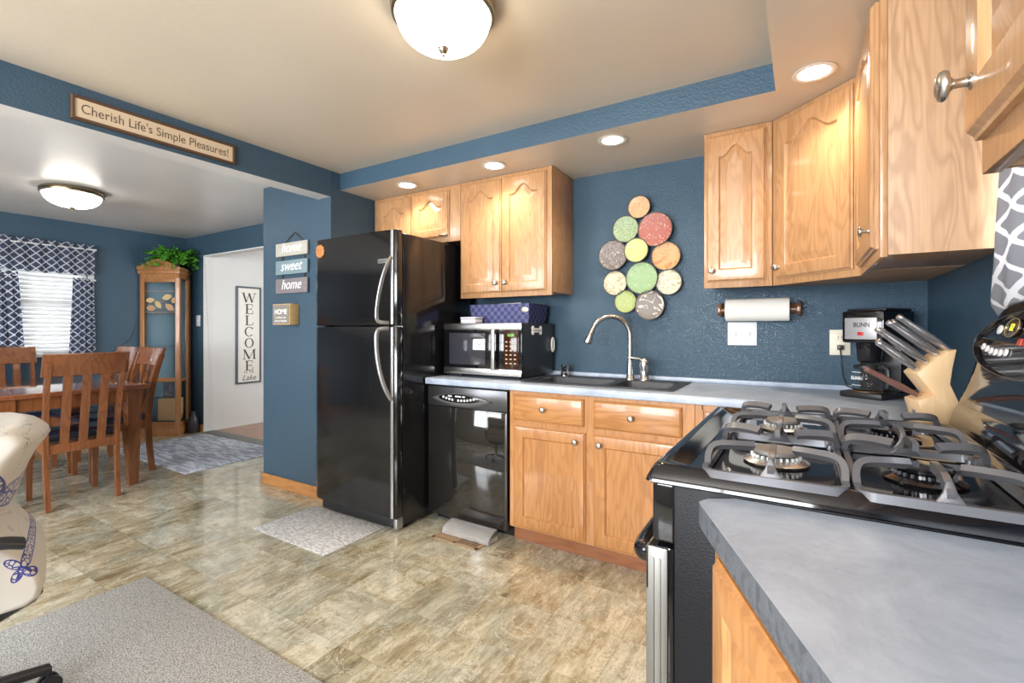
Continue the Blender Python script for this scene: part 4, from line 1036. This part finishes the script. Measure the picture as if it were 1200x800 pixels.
# ------------------------------------------------------------------ signs
t = thing('sign', 'long framed cream sign reading Cherish Life\'s Simple Pleasures on the beam', 'sign', (XW1, 1.165, 2.17))
S = FACE_XP(XW1, 1.165, 2.229)
mb = MB(); hw, hh = .365, .056
R = []
for i, c in ((0, 0), (0, .016), (.004, .020), (.011, .020), (.014, .012)): R.append([S @ Vector(p) for p in ((-hw + i, -hh + i, c), (hw - i, -hh + i, c), (hw - i, hh - i, c), (-hw + i, hh - i, c))])
mb.rings(R); mb.build('frame', FRAMEB, t, 20)
MB().box(-hw + .014, hw - .014, -hh + .014, hh - .014, .010, .0135, M=S).build('board', CREAM, t)
text('lettering', "Cherish Life's Simple Pleasures!", .062, S @ Matrix.Translation((0, -.001, .014)), mat('brown_lettering', (.13, .095, .07), .6), t, .0005, width=.655)
# home sweet home
t = thing('sign', 'three hanging plank boards reading home sweet home beside the refrigerator', 'sign', (-3.265, YP, 1.48))
cols = [((.46, .43, .37), 1.768, 1.868, 'home'), ((.20, .275, .31), 1.630, 1.735, 'sweet'), ((.20, .175, .185), 1.487, 1.598, 'home')]
mb = MB()
for x in (-3.40, -3.13): mb.box(x - .012, x + .012, YP - .008, YP - .001, 1.50, 1.86)
mb.build('straps', mat('dark_strap', (.04, .035, .03), .6), t)
for c, z0, z1, s_ in cols:
    m = wood('plank_' + s_ + str(z0), c, tuple(q * .75 for q in c), 'X', rough=.6, coat=0, contrast=.4)
    b = MB().box(-3.458, -3.075, YP - .022, YP - .008, z0, z1, .003).build('board', m, t)
    text('lettering', s_, .105, FACE_Y(-3.266, YP - .0225, (z0 + z1) / 2 + .008), INKW, b, .002, shear=.35, bold=0, width=.24 if s_ == 'home' else .26)
MB().tube([(-3.375, YP - .012, 1.862), (-3.245, YP - .006, 1.940), (-3.12, YP - .012, 1.862)], .0045, 8).build('cord', INK, t)
t = thing('sign', 'small wooden block sign reading HOME below the hanging boards', 'sign', (-3.30, YP, 1.25))
MB().box(-3.412, -3.20, YP - .075, YP - .001, 1.25, 1.405, .003).build('block', wood('yellow_pine', (.55, .36, .15), (.42, .25, .09), 'X', rough=.6, coat=0), t)
fp = MB().box(-3.405, -3.207, YP - .078, YP - .075, 1.257, 1.398).build('face', mat('grey_sign_face', (.22, .20, .17), .6), t)
text('lettering', 'HOME', .052, FACE_Y(-3.306, YP - .078, 1.345), INKW, fp, .0006, bold=.0008, width=.15)
text('lettering', 'is where our', .022, FACE_Y(-3.306, YP - .078, 1.305), INKW, fp, .0005, width=.13)
text('lettering', 'story begins', .022, FACE_Y(-3.306, YP - .078, 1.280), INKW, fp, .0005, width=.15)
# welcome
t = thing('sign', 'tall white framed WELCOME to the Lake sign on the pale hall wall', 'sign', (DX0, 3.44, .53))
S = FACE_XP(DX0, 3.445, 1.145); hw, hh = .160, .615
mb = MB(); R = []
for i, c in ((0, .001), (0, .022), (.004, .025), (.020, .025), (.022, .014)): R.append([S @ Vector(p) for p in ((-hw + i, -hh + i, c), (hw - i, -hh + i, c), (hw - i, hh - i, c), (-hw + i, hh - i, c))])
mb.rings(R); mb.build('frame', FRAMEG, t, 20)
MB().box(-hw + .021, hw - .021, -hh + .021, hh - .021, .010, .0155, M=S).build('board', CREAMW, t)
def seg(mb, M, p, q, w_):
    p, q = Vector((*p, 0)), Vector((*q, 0)); d_ = (q - p).normalized(); nn_ = Vector((-d_.y, d_.x, 0)) * w_ / 2
    mb.prism([(v.x, v.y) for v in (p - nn_, q - nn_, q + nn_, p + nn_)], 0, .0006, M)
def serif_letter(chr_, M, H_):
    mb = MB(); h = H_ / 2; T, t_ = .021, .007
    hb = lambda x0, x1, y: seg(mb, M, (x0, y), (x1, y), t_)
    if chr_ in 'EL':
        seg(mb, M, (-.028, -h), (-.028, h), T); hb(-.052, .045, -h); seg(mb, M, (.045, -h), (.048, -h + .036), t_)
        if chr_ == 'E': hb(-.052, .042, h); seg(mb, M, (.042, h), (.042, h - .028), t_); hb(-.02, .026, 0); seg(mb, M, (.026, -.014), (.026, .014), t_)
        else: hb(-.052, -.004, h)
    elif chr_ in 'WM':
        f = 1 if chr_ == 'W' else -1
        if chr_ == 'W':
            seg(mb, M, (-.075, h), (-.038, -h), T); seg(mb, M, (-.038, -h), (0, h * .9), t_); seg(mb, M, (0, h * .9), (.036, -h), T); seg(mb, M, (.036, -h), (.075, h), t_)
            hb(-.095, -.052, h); hb(.056, .092, h); hb(-.018, .018, h * .9)
        else:
            seg(mb, M, (-.064, -h), (-.060, h), t_); seg(mb, M, (-.060, h), (0, -h), T); seg(mb, M, (0, -h), (.060, h), t_); seg(mb, M, (.062, h), (.066, -h), T)
            hb(-.084, -.044, -h); hb(.046, .088, -h); hb(-.080, -.055, h); hb(.055, .084, h)
    else:
        out, inn = [], []
        a0_, a1_ = (0, 360) if chr_ == 'O' else (42, 318)
        n_ = 40
        for k in range(n_ + 1):
            a = math.radians(a0_ + (a1_ - a0_) * k / n_); out.append((.058 * math.cos(a), (h + .003) * math.sin(a))); inn.append(((.058 - .019) * math.cos(a), (h - .004) * math.sin(a)))
        for k in range(n_): mb.prism([out[k], out[k + 1], inn[k + 1], inn[k]], 0, .0006, M)
        if chr_ == 'C': seg(mb, M, (.044, h * .95), (.044, h * .42), t_)
    return mb
for k, ch in enumerate('WELCOME'):
    serif_letter(ch, S @ Matrix.Translation((0.005, .475 - k * .144, .016)), .118).build('letter', INK, t, 0)
text('lettering', 'TO  THE', .036, S @ Matrix.Translation((0, -.475, .016)), INK, t, .0005, width=.13)
text('lettering', 'Lake', .095, S @ Matrix.Translation((0.0, -.545, .016)), INK, t, .0005, shear=.4, width=.18)
# light switch
t = thing('switch_plate', 'pale single switch plate between curio cabinet and doorway', 'switch plate', (-6.19, YB, 1.26))
MB().box(-6.235, -6.145, YB - .006, YB, 1.255, 1.385, .002).build('plate', PLATEW, t)
MB().box(-6.195, -6.185, YB - .016, YB - .005, 1.308, 1.332, .002).build('toggle', PLATEW, t)

# ------------------------------------------------------------------ floor things
def mat_mesh(x0, x1, y0, y1, th, ang=0, n=30):
    mb = MB(); mb.box(x0, x1, y0, y1, .0005, th, min(.003, th * .4)); return mb
def weave(name, a, b, k, rot, rough=.9, thr=.5):
    m = mat(name, a, rough, spec=.1); t = NT(m); v = t.coord()
    n1 = t.noise(t.mapp(v, k, (0, 0, rot)), 1, 3, .6, .7); c = t.ramp(n1, [(thr - .06, a), (thr + .05, b)]); t.col(c); t.bump(t.noise(v, 300, 1), .4, .003); return m
solo(mat_mesh(-2.86, -2.19, 1.655, 2.095, .006), 'floor_mat', weave('pale_grey_kitchen_weave', (.70, .69, .67), (.44, .44, .45), (30, 95, 1), .78), 'small pale grey woven mat in front of the refrigerator', 'mat')
solo(mat_mesh(-2.74, -.95, -.9, 1.055, .010), 'rug', RUG, 'large plain grey rug under the white office chair', 'rug')
solo(mat_mesh(-5.95, -4.43, 1.985, 2.88, .008), 'rug', weave('streaky_blue_grey_rug', (.62, .65, .71), (.33, .36, .43), (5, 30, 1), .35), 'streaky blue and white rug at the hall doorway', 'rug')
t = thing('floor_register', 'tan metal floor vent register in front of the dishwasher', 'vent', (-1.70, 2.21, 0))
VM = mat('tan_vent_enamel', (.36, .24, .14), .45); 
mb = MB(); x0, x1, y0, y1 = -1.86, -1.53, 2.135, 2.275
mb.box(x0, x1, y0, y0 + .022, .0005, .006, .002).box(x0, x1, y1 - .022, y1, .0005, .006, .002).box(x0, x0 + .022, y0, y1, .0005, .006, .002).box(x1 - .022, x1, y0, y1, .0005, .006, .002).box((x0 + x1) / 2 - .008, (x0 + x1) / 2 + .008, y0, y1, .0005, .006)
mb.build('frame', VM, t)
MB().box(x0 + .02, x1 - .02, y0 + .02, y1 - .02, .0003, .0012).build('duct', mat('dark_duct', (.02, .012, .008), .8), t)
mb = MB()
for k in range(9): mb.box((x0 + x1) / 2 + .014 + k * .0155, (x0 + x1) / 2 + .0168 + k * .0155, y0 + .02, y1 - .02, .001, .005)
for k in range(4): mb.box((x0 + x1) / 2, x1 - .02, y0 + .036 + k * .021, y0 + .039 + k * .021, .001, .005)
mb.build('grille', VM, t)
MB().box(x0 + .02, (x0 + x1) / 2, y0 + .02, y1 - .02, .0015, .004).build('damper_plate', VM, t)
mb = MB(); R = []
for x in (-1.83, -1.50):
    R.append([Vector((x, 2.20 + .095 * (1 - math.cos(a)), .008 + .055 * math.sin(a))) for a in [PI / 2 * k / 8 for k in range(9)]] + [Vector((x, 2.198 + .095 * (1 - math.cos(a)), .011 + .056 * math.sin(a))) for a in [PI / 2 * k / 8 for k in range(8, -1, -1)]])
mb.rings(R); 
mb.box(-1.502, -1.499, 2.20, 2.295, .008, .03).box(-1.831, -1.828, 2.20, 2.295, .008, .05)
solo(mb, 'air_deflector', mat('clear_plastic', (.95, .94, .93), .22, trans=.8, ior=1.35), 'clear plastic air deflector over the floor vent', 'air deflector')

# ------------------------------------------------------------------ dining set
t = thing('dining_table', 'chestnut stained dining table with square legs', 'table', (-5.1, 1.29, 0))
TX0, TX1, TY0, TY1, TZ = -5.78, -4.42, .85, 1.73, .785
MB().box(TX0, TX1, TY0, TY1, TZ - .034, TZ, .008, 3).build('top', CHERRYX, t)
mb = MB(); a = .06
mb.box(TX0 + a, TX1 - a, TY0 + a, TY0 + a + .022, TZ - .125, TZ - .034).box(TX0 + a, TX1 - a, TY1 - a - .022, TY1 - a, TZ - .125, TZ - .034).box(TX0 + a, TX0 + a + .022, TY0 + a, TY1 - a, TZ - .125, TZ - .034).box(TX1 - a - .022, TX1 - a, TY0 + a, TY1 - a, TZ - .125, TZ - .034)
mb.build('apron', CHERRY, t)
for x in (TX0 + .085, TX1 - .085):
    for y in (TY0 + .085, TY1 - .085):
        mb = MB(); R = []
        for z, h in ((0, .030), (.30, .038), (.62, .046), (TZ - .034, .048)): R.append([Vector((x + sx * h, y + sy * h, z)) for sx, sy in ((-1, -1), (1, -1), (1, 1), (-1, 1))])
        mb.rings(R); mb.build('leg', CHERRY, t, 20)
def sweep(mb, pts, wx, d):
    R = []; pts = [Vector(p) for p in pts]
    for i, p in enumerate(pts):
        tg = (pts[min(i + 1, len(pts) - 1)] - pts[max(i - 1, 0)]).normalized(); nrm_ = Vector((0, -tg.z, tg.y)).normalized()
        w_ = wx[i] if isinstance(wx, list) else wx; d_ = d[i] if isinstance(d, list) else d
        R.append([p + Vector((sx * w_ / 2, 0, 0)) + nrm_ * (sd * d_ / 2) for sx, sd in ((-1, -1), (1, -1), (1, 1), (-1, 1))])
    mb.rings(R); return mb
ch = thing('dining_chair', 'nearest chestnut slat-back dining chair, its back turned to the kitchen', 'chair', (0, 0, 0), 'dining chairs')
def back_y(z): # rake of the back
    s = max(0, (z - .42) / .62); return .19 + .015 * s + .10 * s * s
for sx in (-1, 1):
    pts = [(sx * .190, .225, 0), (sx * .192, .205, .18), (sx * .194, .192, .36)] + [(sx * (.194 + .014 * (z - .42)), back_y(z), z) for z in (.45, .58, .70, .82, .93, 1.0)]
    sweep(MB(), smooth(pts, 1), .026, .042).build('rear_leg', CHERRY, ch, 40)
    mb = MB(); R = []
    for z, h in ((0, .015), (.42, .021), (.44, .021)): R.append([Vector((sx * .185 + a_ * h, -.185 + b_ * h, z)) for a_, b_ in ((-1, -1), (1, -1), (1, 1), (-1, 1))])
    mb.rings(R); mb.build('front_leg', CHERRY, ch, 20)
mb = MB(); R = []
for i in range(15):
    q = -1 + 2 * i / 14; x = q * .232; bow = .022 * (1 - q * q); ring = []
    for z, off in ((.905, -.012), (1.050, -.012), (1.056, 0), (1.050, .012), (.905, .012), (.899, 0)):
        ring.append(Vector((x, back_y(z) + bow + off - .006, z)))
    R.append(ring)
mb.rings(R); mb.build('top_rail', CHERRY, ch, 40)
for x in (-.100, 0, .100):
    pts = [(x, back_y(z) + .020 * math.sin(PI * (z - .40) / .55) * (1 if z < .95 else 0) + .012 * (1 - (x / .2) ** 2) * (z - .4) / .55, z) for z in (.405, .50, .60, .70, .80, .915)]
    sweep(MB(), smooth(pts, 1), .048, .013).build('slat', CHERRY, ch, 40)
MB().box(-.19, .19, .178, .202, .375, .435, .004).build('back_rail', CHERRY, ch)
mb = MB(); mb.box(-.185, .185, -.196, -.174, .375, .445).box(-.196, -.174, -.185, .19, .375, .445).box(.174, .196, -.185, .19, .375, .445); mb.build('seat_frame', CHERRY, ch)
MB().box(-.212, .212, -.222, .165, .446, .500, .022, 4).build('seat_cushion', SEATM, ch, 50, label='blue black vinyl seat pad')
ch.location = (-4.508, 1.285, 0); ch.rotation_euler = (0, 0, -PI / 2)
dup(ch, (-5.000, 1.675, 0), 0, 'chestnut dining chair at the table corner nearest the doorway rug')
dup(ch, (-5.478, 1.675, 0), 0, 'chestnut dining chair next to the curio cabinet, behind the table corner chair')
dup(ch, (-5.92, 1.270, 0), PI / 2, 'chestnut dining chair at the far table end under the window')

# ------------------------------------------------------------------ curio cabinet, its contents, fern
FLp, FRp, BRp, BCp = Vector((-6.452, 2.425, 0)), Vector((-6.072, 2.660, 0)), Vector((-6.335, 2.900, 0)), Vector((-6.455, 2.900, 0))
t = thing('curio_cabinet', 'oak and glass corner curio cabinet in the dining room corner', 'cabinet', (-6.30, 2.70, 0))
def plan(k):
    c = Vector((-6.36, 2.74, 0)); out = []
    for p in (FLp, FRp, BRp, BCp):
        d_ = p - c; q = p + d_.normalized() * k; q.x = max(q.x, XF + .016); q.y = min(q.y, YB - .016); out.append((q.x, q.y))
    return out
MB().prism(plan(.012), 0, .085, bev=.004).prism(plan(.002), .085, .115).build('base', OAKD, t, 30)
MB().prism(plan(.0), 1.800, 1.850).prism(plan(.022), 1.850, 1.895, bev=.004).prism(plan(.034), 1.895, 1.930, bev=.006).build('cornice', OAKD, t, 30)
fu = (FRp - FLp).normalized(); fn = Vector((fu.y, -fu.x, 0)); FW = (FRp - FLp).length
ff = frame(FLp, fu, (0, 0, 1), fn)
mb = MB(); arch = [(-.03 + .0, 1.93)] + [(.0 + FW * k / 20, 1.93 + .085 * math.sin(PI * k / 20) ** 1.2) for k in range(1, 20)] + [(FW + .0, 1.93)]
mb.prism(arch, -.012, .012, ff @ Matrix.Translation((0, 0, .015)), bev=.003); pe = mb.build('pediment', OAKD, t, 30)
mb = MB()
for s_ in (-1, 1): mb.tube(smooth([ff @ Vector((FW / 2 + s_ * q, z, .028)) for q, z in ((.0, 1.955), (.04, 1.945), (.09, 1.94), (.07, 1.965), (.03, 1.99), (.0, 1.998))], 2), .005, 8)
mb.build('carving', OAKD, pe, 60)
mb = MB(); mb.box(0, .048, .115, 1.80, -.035, .0, .003, M=ff).box(FW - .048, FW, .115, 1.80, -.035, 0, .003, M=ff).box(.048, FW - .048, .115, .16, -.03, -.004, .002, M=ff).box(.048, FW - .048, 1.755, 1.80, -.03, -.004, .002, M=ff).box(.048, FW - .048, .62, .665, -.03, -.004, .002, M=ff)
mb.build('front_frame', OAKD, t)
su = (BRp - FRp).normalized(); sn = Vector((su.y, -su.x, 0)); SWd = (BRp - FRp).length; sf = frame(FRp, su, (0, 0, 1), sn)
mb = MB(); mb.box(0, .03, .115, 1.80, -.03, 0, .003, M=sf).box(SWd - .035, SWd, .115, 1.80, -.03, 0, .003, M=sf).box(.03, SWd - .03, .62, .65, -.025, -.004, M=sf).box(.03, SWd - .03, .115, .15, -.025, -.004, M=sf)
mb.build('side_frame', OAKD, t)
MB().box(.048, FW - .048, .16, 1.755, -.018, -.014, M=ff).build('front_glass', PANE, t)
MB().box(.03, SWd - .035, .15, 1.80, -.018, -.014, M=sf).build('side_glass', PANE, t)
MB().box(XF + .016, XF + .022, 2.44, 2.90, .115, 1.80).build('back_panel', mat('blue_grey_back', (.13, .235, .30), .5), t)
mb = MB(); mb.box(-6.452, -6.34, 2.897, 2.902, .115, 1.80).build('back_panel', bpy.data.materials['blue_grey_back'], t)
MB().box(-6.30, -6.27, 2.82, 2.85, .115, 1.80).build('inner_post', OAKD, t)
for z in (.63, 1.02, 1.40): MB().prism(plan(-.03), z, z + .006).build('shelf', GLASS, t)
leaf = MB()
def leafp(cx, cz, L, W, a):
    pts = []
    for k in range(13): s = k / 12; pts.append((L * (s - .5), W * math.sin(PI * s) ** .8))
    for k in range(11, 0, -1): s = k / 12; pts.append((L * (s - .5), -W * math.sin(PI * s) ** .8))
    ca, sa = math.cos(a), math.sin(a)
    return [(cx + p * ca - q * sa, cz + p * sa + q * ca) for p, q in pts]
for i, (cx, cz, L, W, a) in enumerate(((.30, 1.585, .115, .033, .3), (.33, 1.47, .12, .035, -.6), (.20, 1.50, .11, .03, -.9), (.12, 1.46, .11, .034, -.1), (.11, 1.55, .10, .03, .1), (.38, 1.55, .08, .03, 1.0))):
    leaf.mi = i % 2; leaf.prism(leafp(cx, cz, L, W, a), 0, .002, ff @ Matrix.Translation((0, 0, -.0135)))
for z in (1.41, 1.65): leaf.box(.05, FW - .05, z, z + .005, -.0135, -.0115, M=ff)
leaf.tube([ff @ Vector(p) for p in ((.08, 1.50, -.012), (.2, 1.54, -.012), (.28, 1.53, -.012), (.36, 1.44, -.012))], .002, 6)
leaf.build('leaf_etching', [mat('amber_leaf_glass', (.62, .46, .22), .4), mat('tan_leaf_glass', (.50, .30, .16), .4)], t)
bx_ = MB(); bx_.box(.17, .36, .170, .42, -.20, -.05, .003, M=ff); solo(bx_, 'box', mat('tan_cardboard', (.56, .38, .20), .7), 'tan box standing on the floor of the curio cabinet', 'box')
t2 = thing('picture_frame', 'dark framed picture on the lowest glass shelf of the curio cabinet', 'picture', ff @ Vector((.26, .48, -.10)))
MB().box(.19, .36, .436, .60, -.12, -.105, .003, M=ff).build('frame', FRAMEG, t2)
MB().box(.205, .345, .45, .585, -.105, -.103, M=ff).build('picture', weave('blue_grey_picture', (.10, .13, .20), (.26, .24, .24), (14, 14, 14), 0, .3), t2)
MB().box(.13, .40, .430, .436, -.20, -.03, M=ff).build('stand', GLASS, t2)
# fern
t = thing('fern', 'leafy green fern trailing over the top of the curio cabinet', 'plant', (-6.29, 2.69, 1.93))
MB().lathe([(.06, 0), (.085, .09), (.09, .10), (.08, .10), (.075, .09), (0, .085)], (-6.29, 2.69, 1.931)).build('pot', mat('dark_pot', (.05, .045, .04), .6), t)
rnd = random.Random(3); mb = MB()
for k in range(150):
    a = rnd.uniform(0, 2 * PI); L = rnd.uniform(.14, .33); el = rnd.uniform(.05, 1.35); base = Vector((-6.29, 2.69, 2.02)); d_ = Vector((math.cos(a), math.sin(a), 0))
    side = Vector((-d_.y, d_.x, 0)); n = 9
    for i in range(1, n + 1):
        s = i / n; p = base + d_ * (L * s * math.cos(el * .75)) + Vector((0, 0, L * (math.sin(el) * s * .85 - .55 * s * s * (1 - .4 * el))))
        p.x = max(p.x, XF + .03); p.y = min(p.y, YB - .03)
        for sd in (-1, 1):
            ll = .046 * (1 - .4 * s) * rnd.uniform(.7, 1.3); tip = p + side * sd * ll + d_ * ll * .5 + Vector((0, 0, rnd.uniform(-.02, .022)))
            tip.x = max(tip.x, XF + .025); tip.y = min(tip.y, YB - .025)
            m1 = (p + tip) / 2 + Vector((0, 0, .004)); wv = d_ * .017 + Vector((0, 0, .010))
            mb.quad(p, m1 - wv, tip, m1 + wv)
mb.build('fronds', GREEN, t, 0)
solo(MB().lathe([(.035, 0), (.052, .03), (.060, .10), (.05, .18), (.025, .22), (.035, .25), (.025, .25), (0, .2)], (-6.135, 2.835, 0)), 'vase', mat('dark_ceramic', (.03, .03, .04), .3), 'dark round vase on the floor between curio cabinet and doorway', 'vase', smooth=60)
solo(MB().tube(smooth([(XF + .006, 2.40, 1.30), (XF + .006, 2.37, 1.16), (XF + .006, 2.30, 1.06), (XF + .006, 2.16, .98), (XF + .006, 2.12, .70), (XF + .006, 2.12, .02)], 2), .004, 6), 'cord', mat('grey_cord', (.08, .10, .13), .6), 'thin dark cord hanging down the blue wall left of the curio cabinet', 'cord', smooth=60)

# ------------------------------------------------------------------ office chair
LEATH = mat('white_printed_upholstery', (.66, .63, .57), .38)
def print_nodes():
    t = NT(LEATH); v = t.coord(); x, y, z = t.xyz(v)
    def ell(cy, cz, ry, rz, a):
        dy = t.math('SUBTRACT', y, cy); dz = t.math('SUBTRACT', z, cz); ca, sa = math.cos(a), math.sin(a)
        u = t.math('DIVIDE', t.math('ADD', t.math('MULTIPLY', dy, ca), t.math('MULTIPLY', dz, sa)), ry)
        w_ = t.math('DIVIDE', t.math('SUBTRACT', t.math('MULTIPLY', dz, ca), t.math('MULTIPLY', dy, sa)), rz)
        return t.math('ADD', t.math('MULTIPLY', u, u), t.math('MULTIPLY', w_, w_))
    tot = None
    vo = t.n('ShaderNodeTexVoronoi', feature='DISTANCE_TO_EDGE'); vo.inputs['Scale'].default_value = 75; t.l(t.mapp(v, (1, 1, 1)), vo.inputs['Vector'])
    line = t.math('LESS_THAN', vo.outputs['Distance'], .10)
    for cy, cz, s, rot in ((.190, .755, .95, 1.0), (.235, .545, .62, .2), (.16, .875, .5, .3)):
        for dy, dz, ry, rz, a in ((.028, .034, .046, .022, 1.0), (-.022, .030, .036, .018, 2.2), (.020, -.030, .030, .018, -.9), (-.020, -.026, .030, .018, -2.2)):
            c_, s_ = math.cos(rot), math.sin(rot)
            e = ell(cy + s * (dy * c_ - dz * s_), cz + s * (dy * s_ + dz * c_), ry * s, rz * s, a + rot)
            ins = t.math('LESS_THAN', e, 1); rim = t.math('GREATER_THAN', e, .62)
            k = t.math('MULTIPLY', ins, t.math('MAXIMUM', rim, line))
            tot = k if tot is None else t.math('MAXIMUM', tot, k)
    n1 = t.noise(v, 9, 2, .5, 1.5); fl = t.math('LESS_THAN', t.math('ABSOLUTE', t.math('SUBTRACT', n1, .47)), .006)
    g = t.noise(v, 5, 1); fl = t.math('MULTIPLY', fl, t.math('GREATER_THAN', g, .52))
    c = t.mix(t.math('MULTIPLY', fl, .55), (.66, .63, .57), (.13, .14, .24))
    t.col(t.mix(tot, c, (.045, .06, .27)))
print_nodes()
oc = thing('office_chair', 'white office chair with blue butterfly print at the left edge of the photo', 'chair', (0, 0, 0))
prof = [(.18, .422), (.250, .427), (.280, .446), (.290, .485), (.286, .525), (.270, .575), (.246, .625), (.228, .665), (.220, .70), (.225, .74), (.237, .78), (.25, .83), (.27, .88), (.29, .91), (.30, .93), (.295, .95), (.275, .968), (.24, .98), (.18, .984), (.10, .972), (.045, .94), (.02, .90), (.005, .84), (-.01, .76), (-.03, .68), (-.06, .60), (-.10, .55), (-.14, .530), (-.18, .526), (-.22, .518), (-.25, .500), (-.262, .472), (-.25, .445), (-.2, .43), (0, .424)]
prof = [(a_ - .008, .42 + (b_ - .42) * .905) for a_, b_ in prof]
pr = [Vector((0, p[0], p[1])) for p in prof]
mb = MB(); R = []; cen = Vector((0, .12, .60))
def inset(pts, d):
    out = []; n = len(pts)
    for i, p in enumerate(pts):
        tg = (pts[(i + 1) % n] - pts[i - 1]); nn_ = Vector((0, -tg.z, tg.y)).normalized(); out.append(p + nn_ * d)
    return out
HW = .245
for x, d_ in ((-HW, .022), (-HW + .003, .015), (-HW + .010, .007), (-HW + .024, .002), (-HW + .05, 0), (-.12, -.002), (0, -.003), (.12, -.002), (HW - .05, 0), (HW - .024, .002), (HW - .010, .007), (HW - .003, .015), (HW, .022)):
    q = inset(pr, d_)
    fw_ = .05 * (x / HW) ** 2     # back wraps forward at the sides
    R.append([Vector((x * (1 - .10 * max(0, (p.z - .62)) * 0), p.y - fw_ * max(0, min(1, (p.z - .5) / .2)), p.z)) for p in q])
fs_ = mb.rings(R); bmesh.ops.triangulate(mb.bm, faces=fs_[-2:], ngon_method='EAR_CLIP'); mb.build('seat_shell', LEATH, oc, 50)
mb = MB(); R = []
for z, k in ((.426, .99), (.402, .93), (.37, .72), (.352, .35)): R.append([Vector((x * k, y * k + .01, z)) for x, y in ((-.22, -.22), (.22, -.22), (.23, .20), (.15, .27), (-.15, .27), (-.23, .20))])
mb.rings(R); mb.build('seat_pan', BLACKM, oc, 50)
for sx in (-1, 1):
    a_ = MB(); a_.tube(smooth([(sx * .20, .05, .405), (sx * .275, .05, .43), (sx * .30, .06, .52), (sx * .30, .06, .66)], 2), [(.018, .012)] * 13, 10)if 0 else None
    p_ = smooth([(sx * .18, .05, .400), (sx * .285, .05, .43), (sx * .30, .06, .55), (sx * .30, .06, .628)], 2)
    ar = MB().tube(p_, [(.020, .011)] * len(p_), 10).build('arm_post', BLACKM, oc, 60)
    p_ = smooth([(sx * .295, -.12, .640), (sx * .30, -.04, .652), (sx * .30, .10 - (.06 if sx < 0 else 0), .652), (sx * .298, .20 - (.12 if sx < 0 else 0), .644), (sx * .292, .240 - (.13 if sx < 0 else 0), .628)], 2)
    n_ = len(p_); MB().tube(p_, [(.014 if 0 < i < n_ - 1 else .006, .036 if 0 < i < n_ - 1 else .02) for i in range(n_)], 14, flat=(0, 0, 1)).build('armrest', BLACKM, oc, 60)
MB().cyl((0, 0, .09), (0, 0, .38), .028, .024).build('gas_lift', BLACKM, oc)
for k in range(5):
    a = 2 * PI * k / 5 + .5515; d_ = Vector((math.cos(a), math.sin(a), 0))
    p_ = [Vector((0, 0, .115)) + d_ * .02, Vector((0, 0, .105)) + d_ * .16, Vector((0, 0, .082)) + d_ * .30]
    lg = MB().tube(p_, [(.024, .028), (.019, .024), (.014, .022)], 10, flat=(0, 0, 1)).build('base_arm', BLACKM, oc, 60)
    c = d_ * .30; sd = Vector((-d_.y, d_.x, 0)); mb = MB()
    for s_ in (-1, 1): mb.cyl(c + sd * (s_ * .020) + Vector((0, 0, .030)), c + sd * (s_ * .008) + Vector((0, 0, .030)), .0295, n=22)
    mb.cyl(c + Vector((0, 0, .03)), c + Vector((0, 0, .085)), .008, n=10); mb.build('caster', BLACKM, lg)
oc.location = (-2.140, .250, .0095); oc.rotation_euler = (0, 0, math.radians(-14))
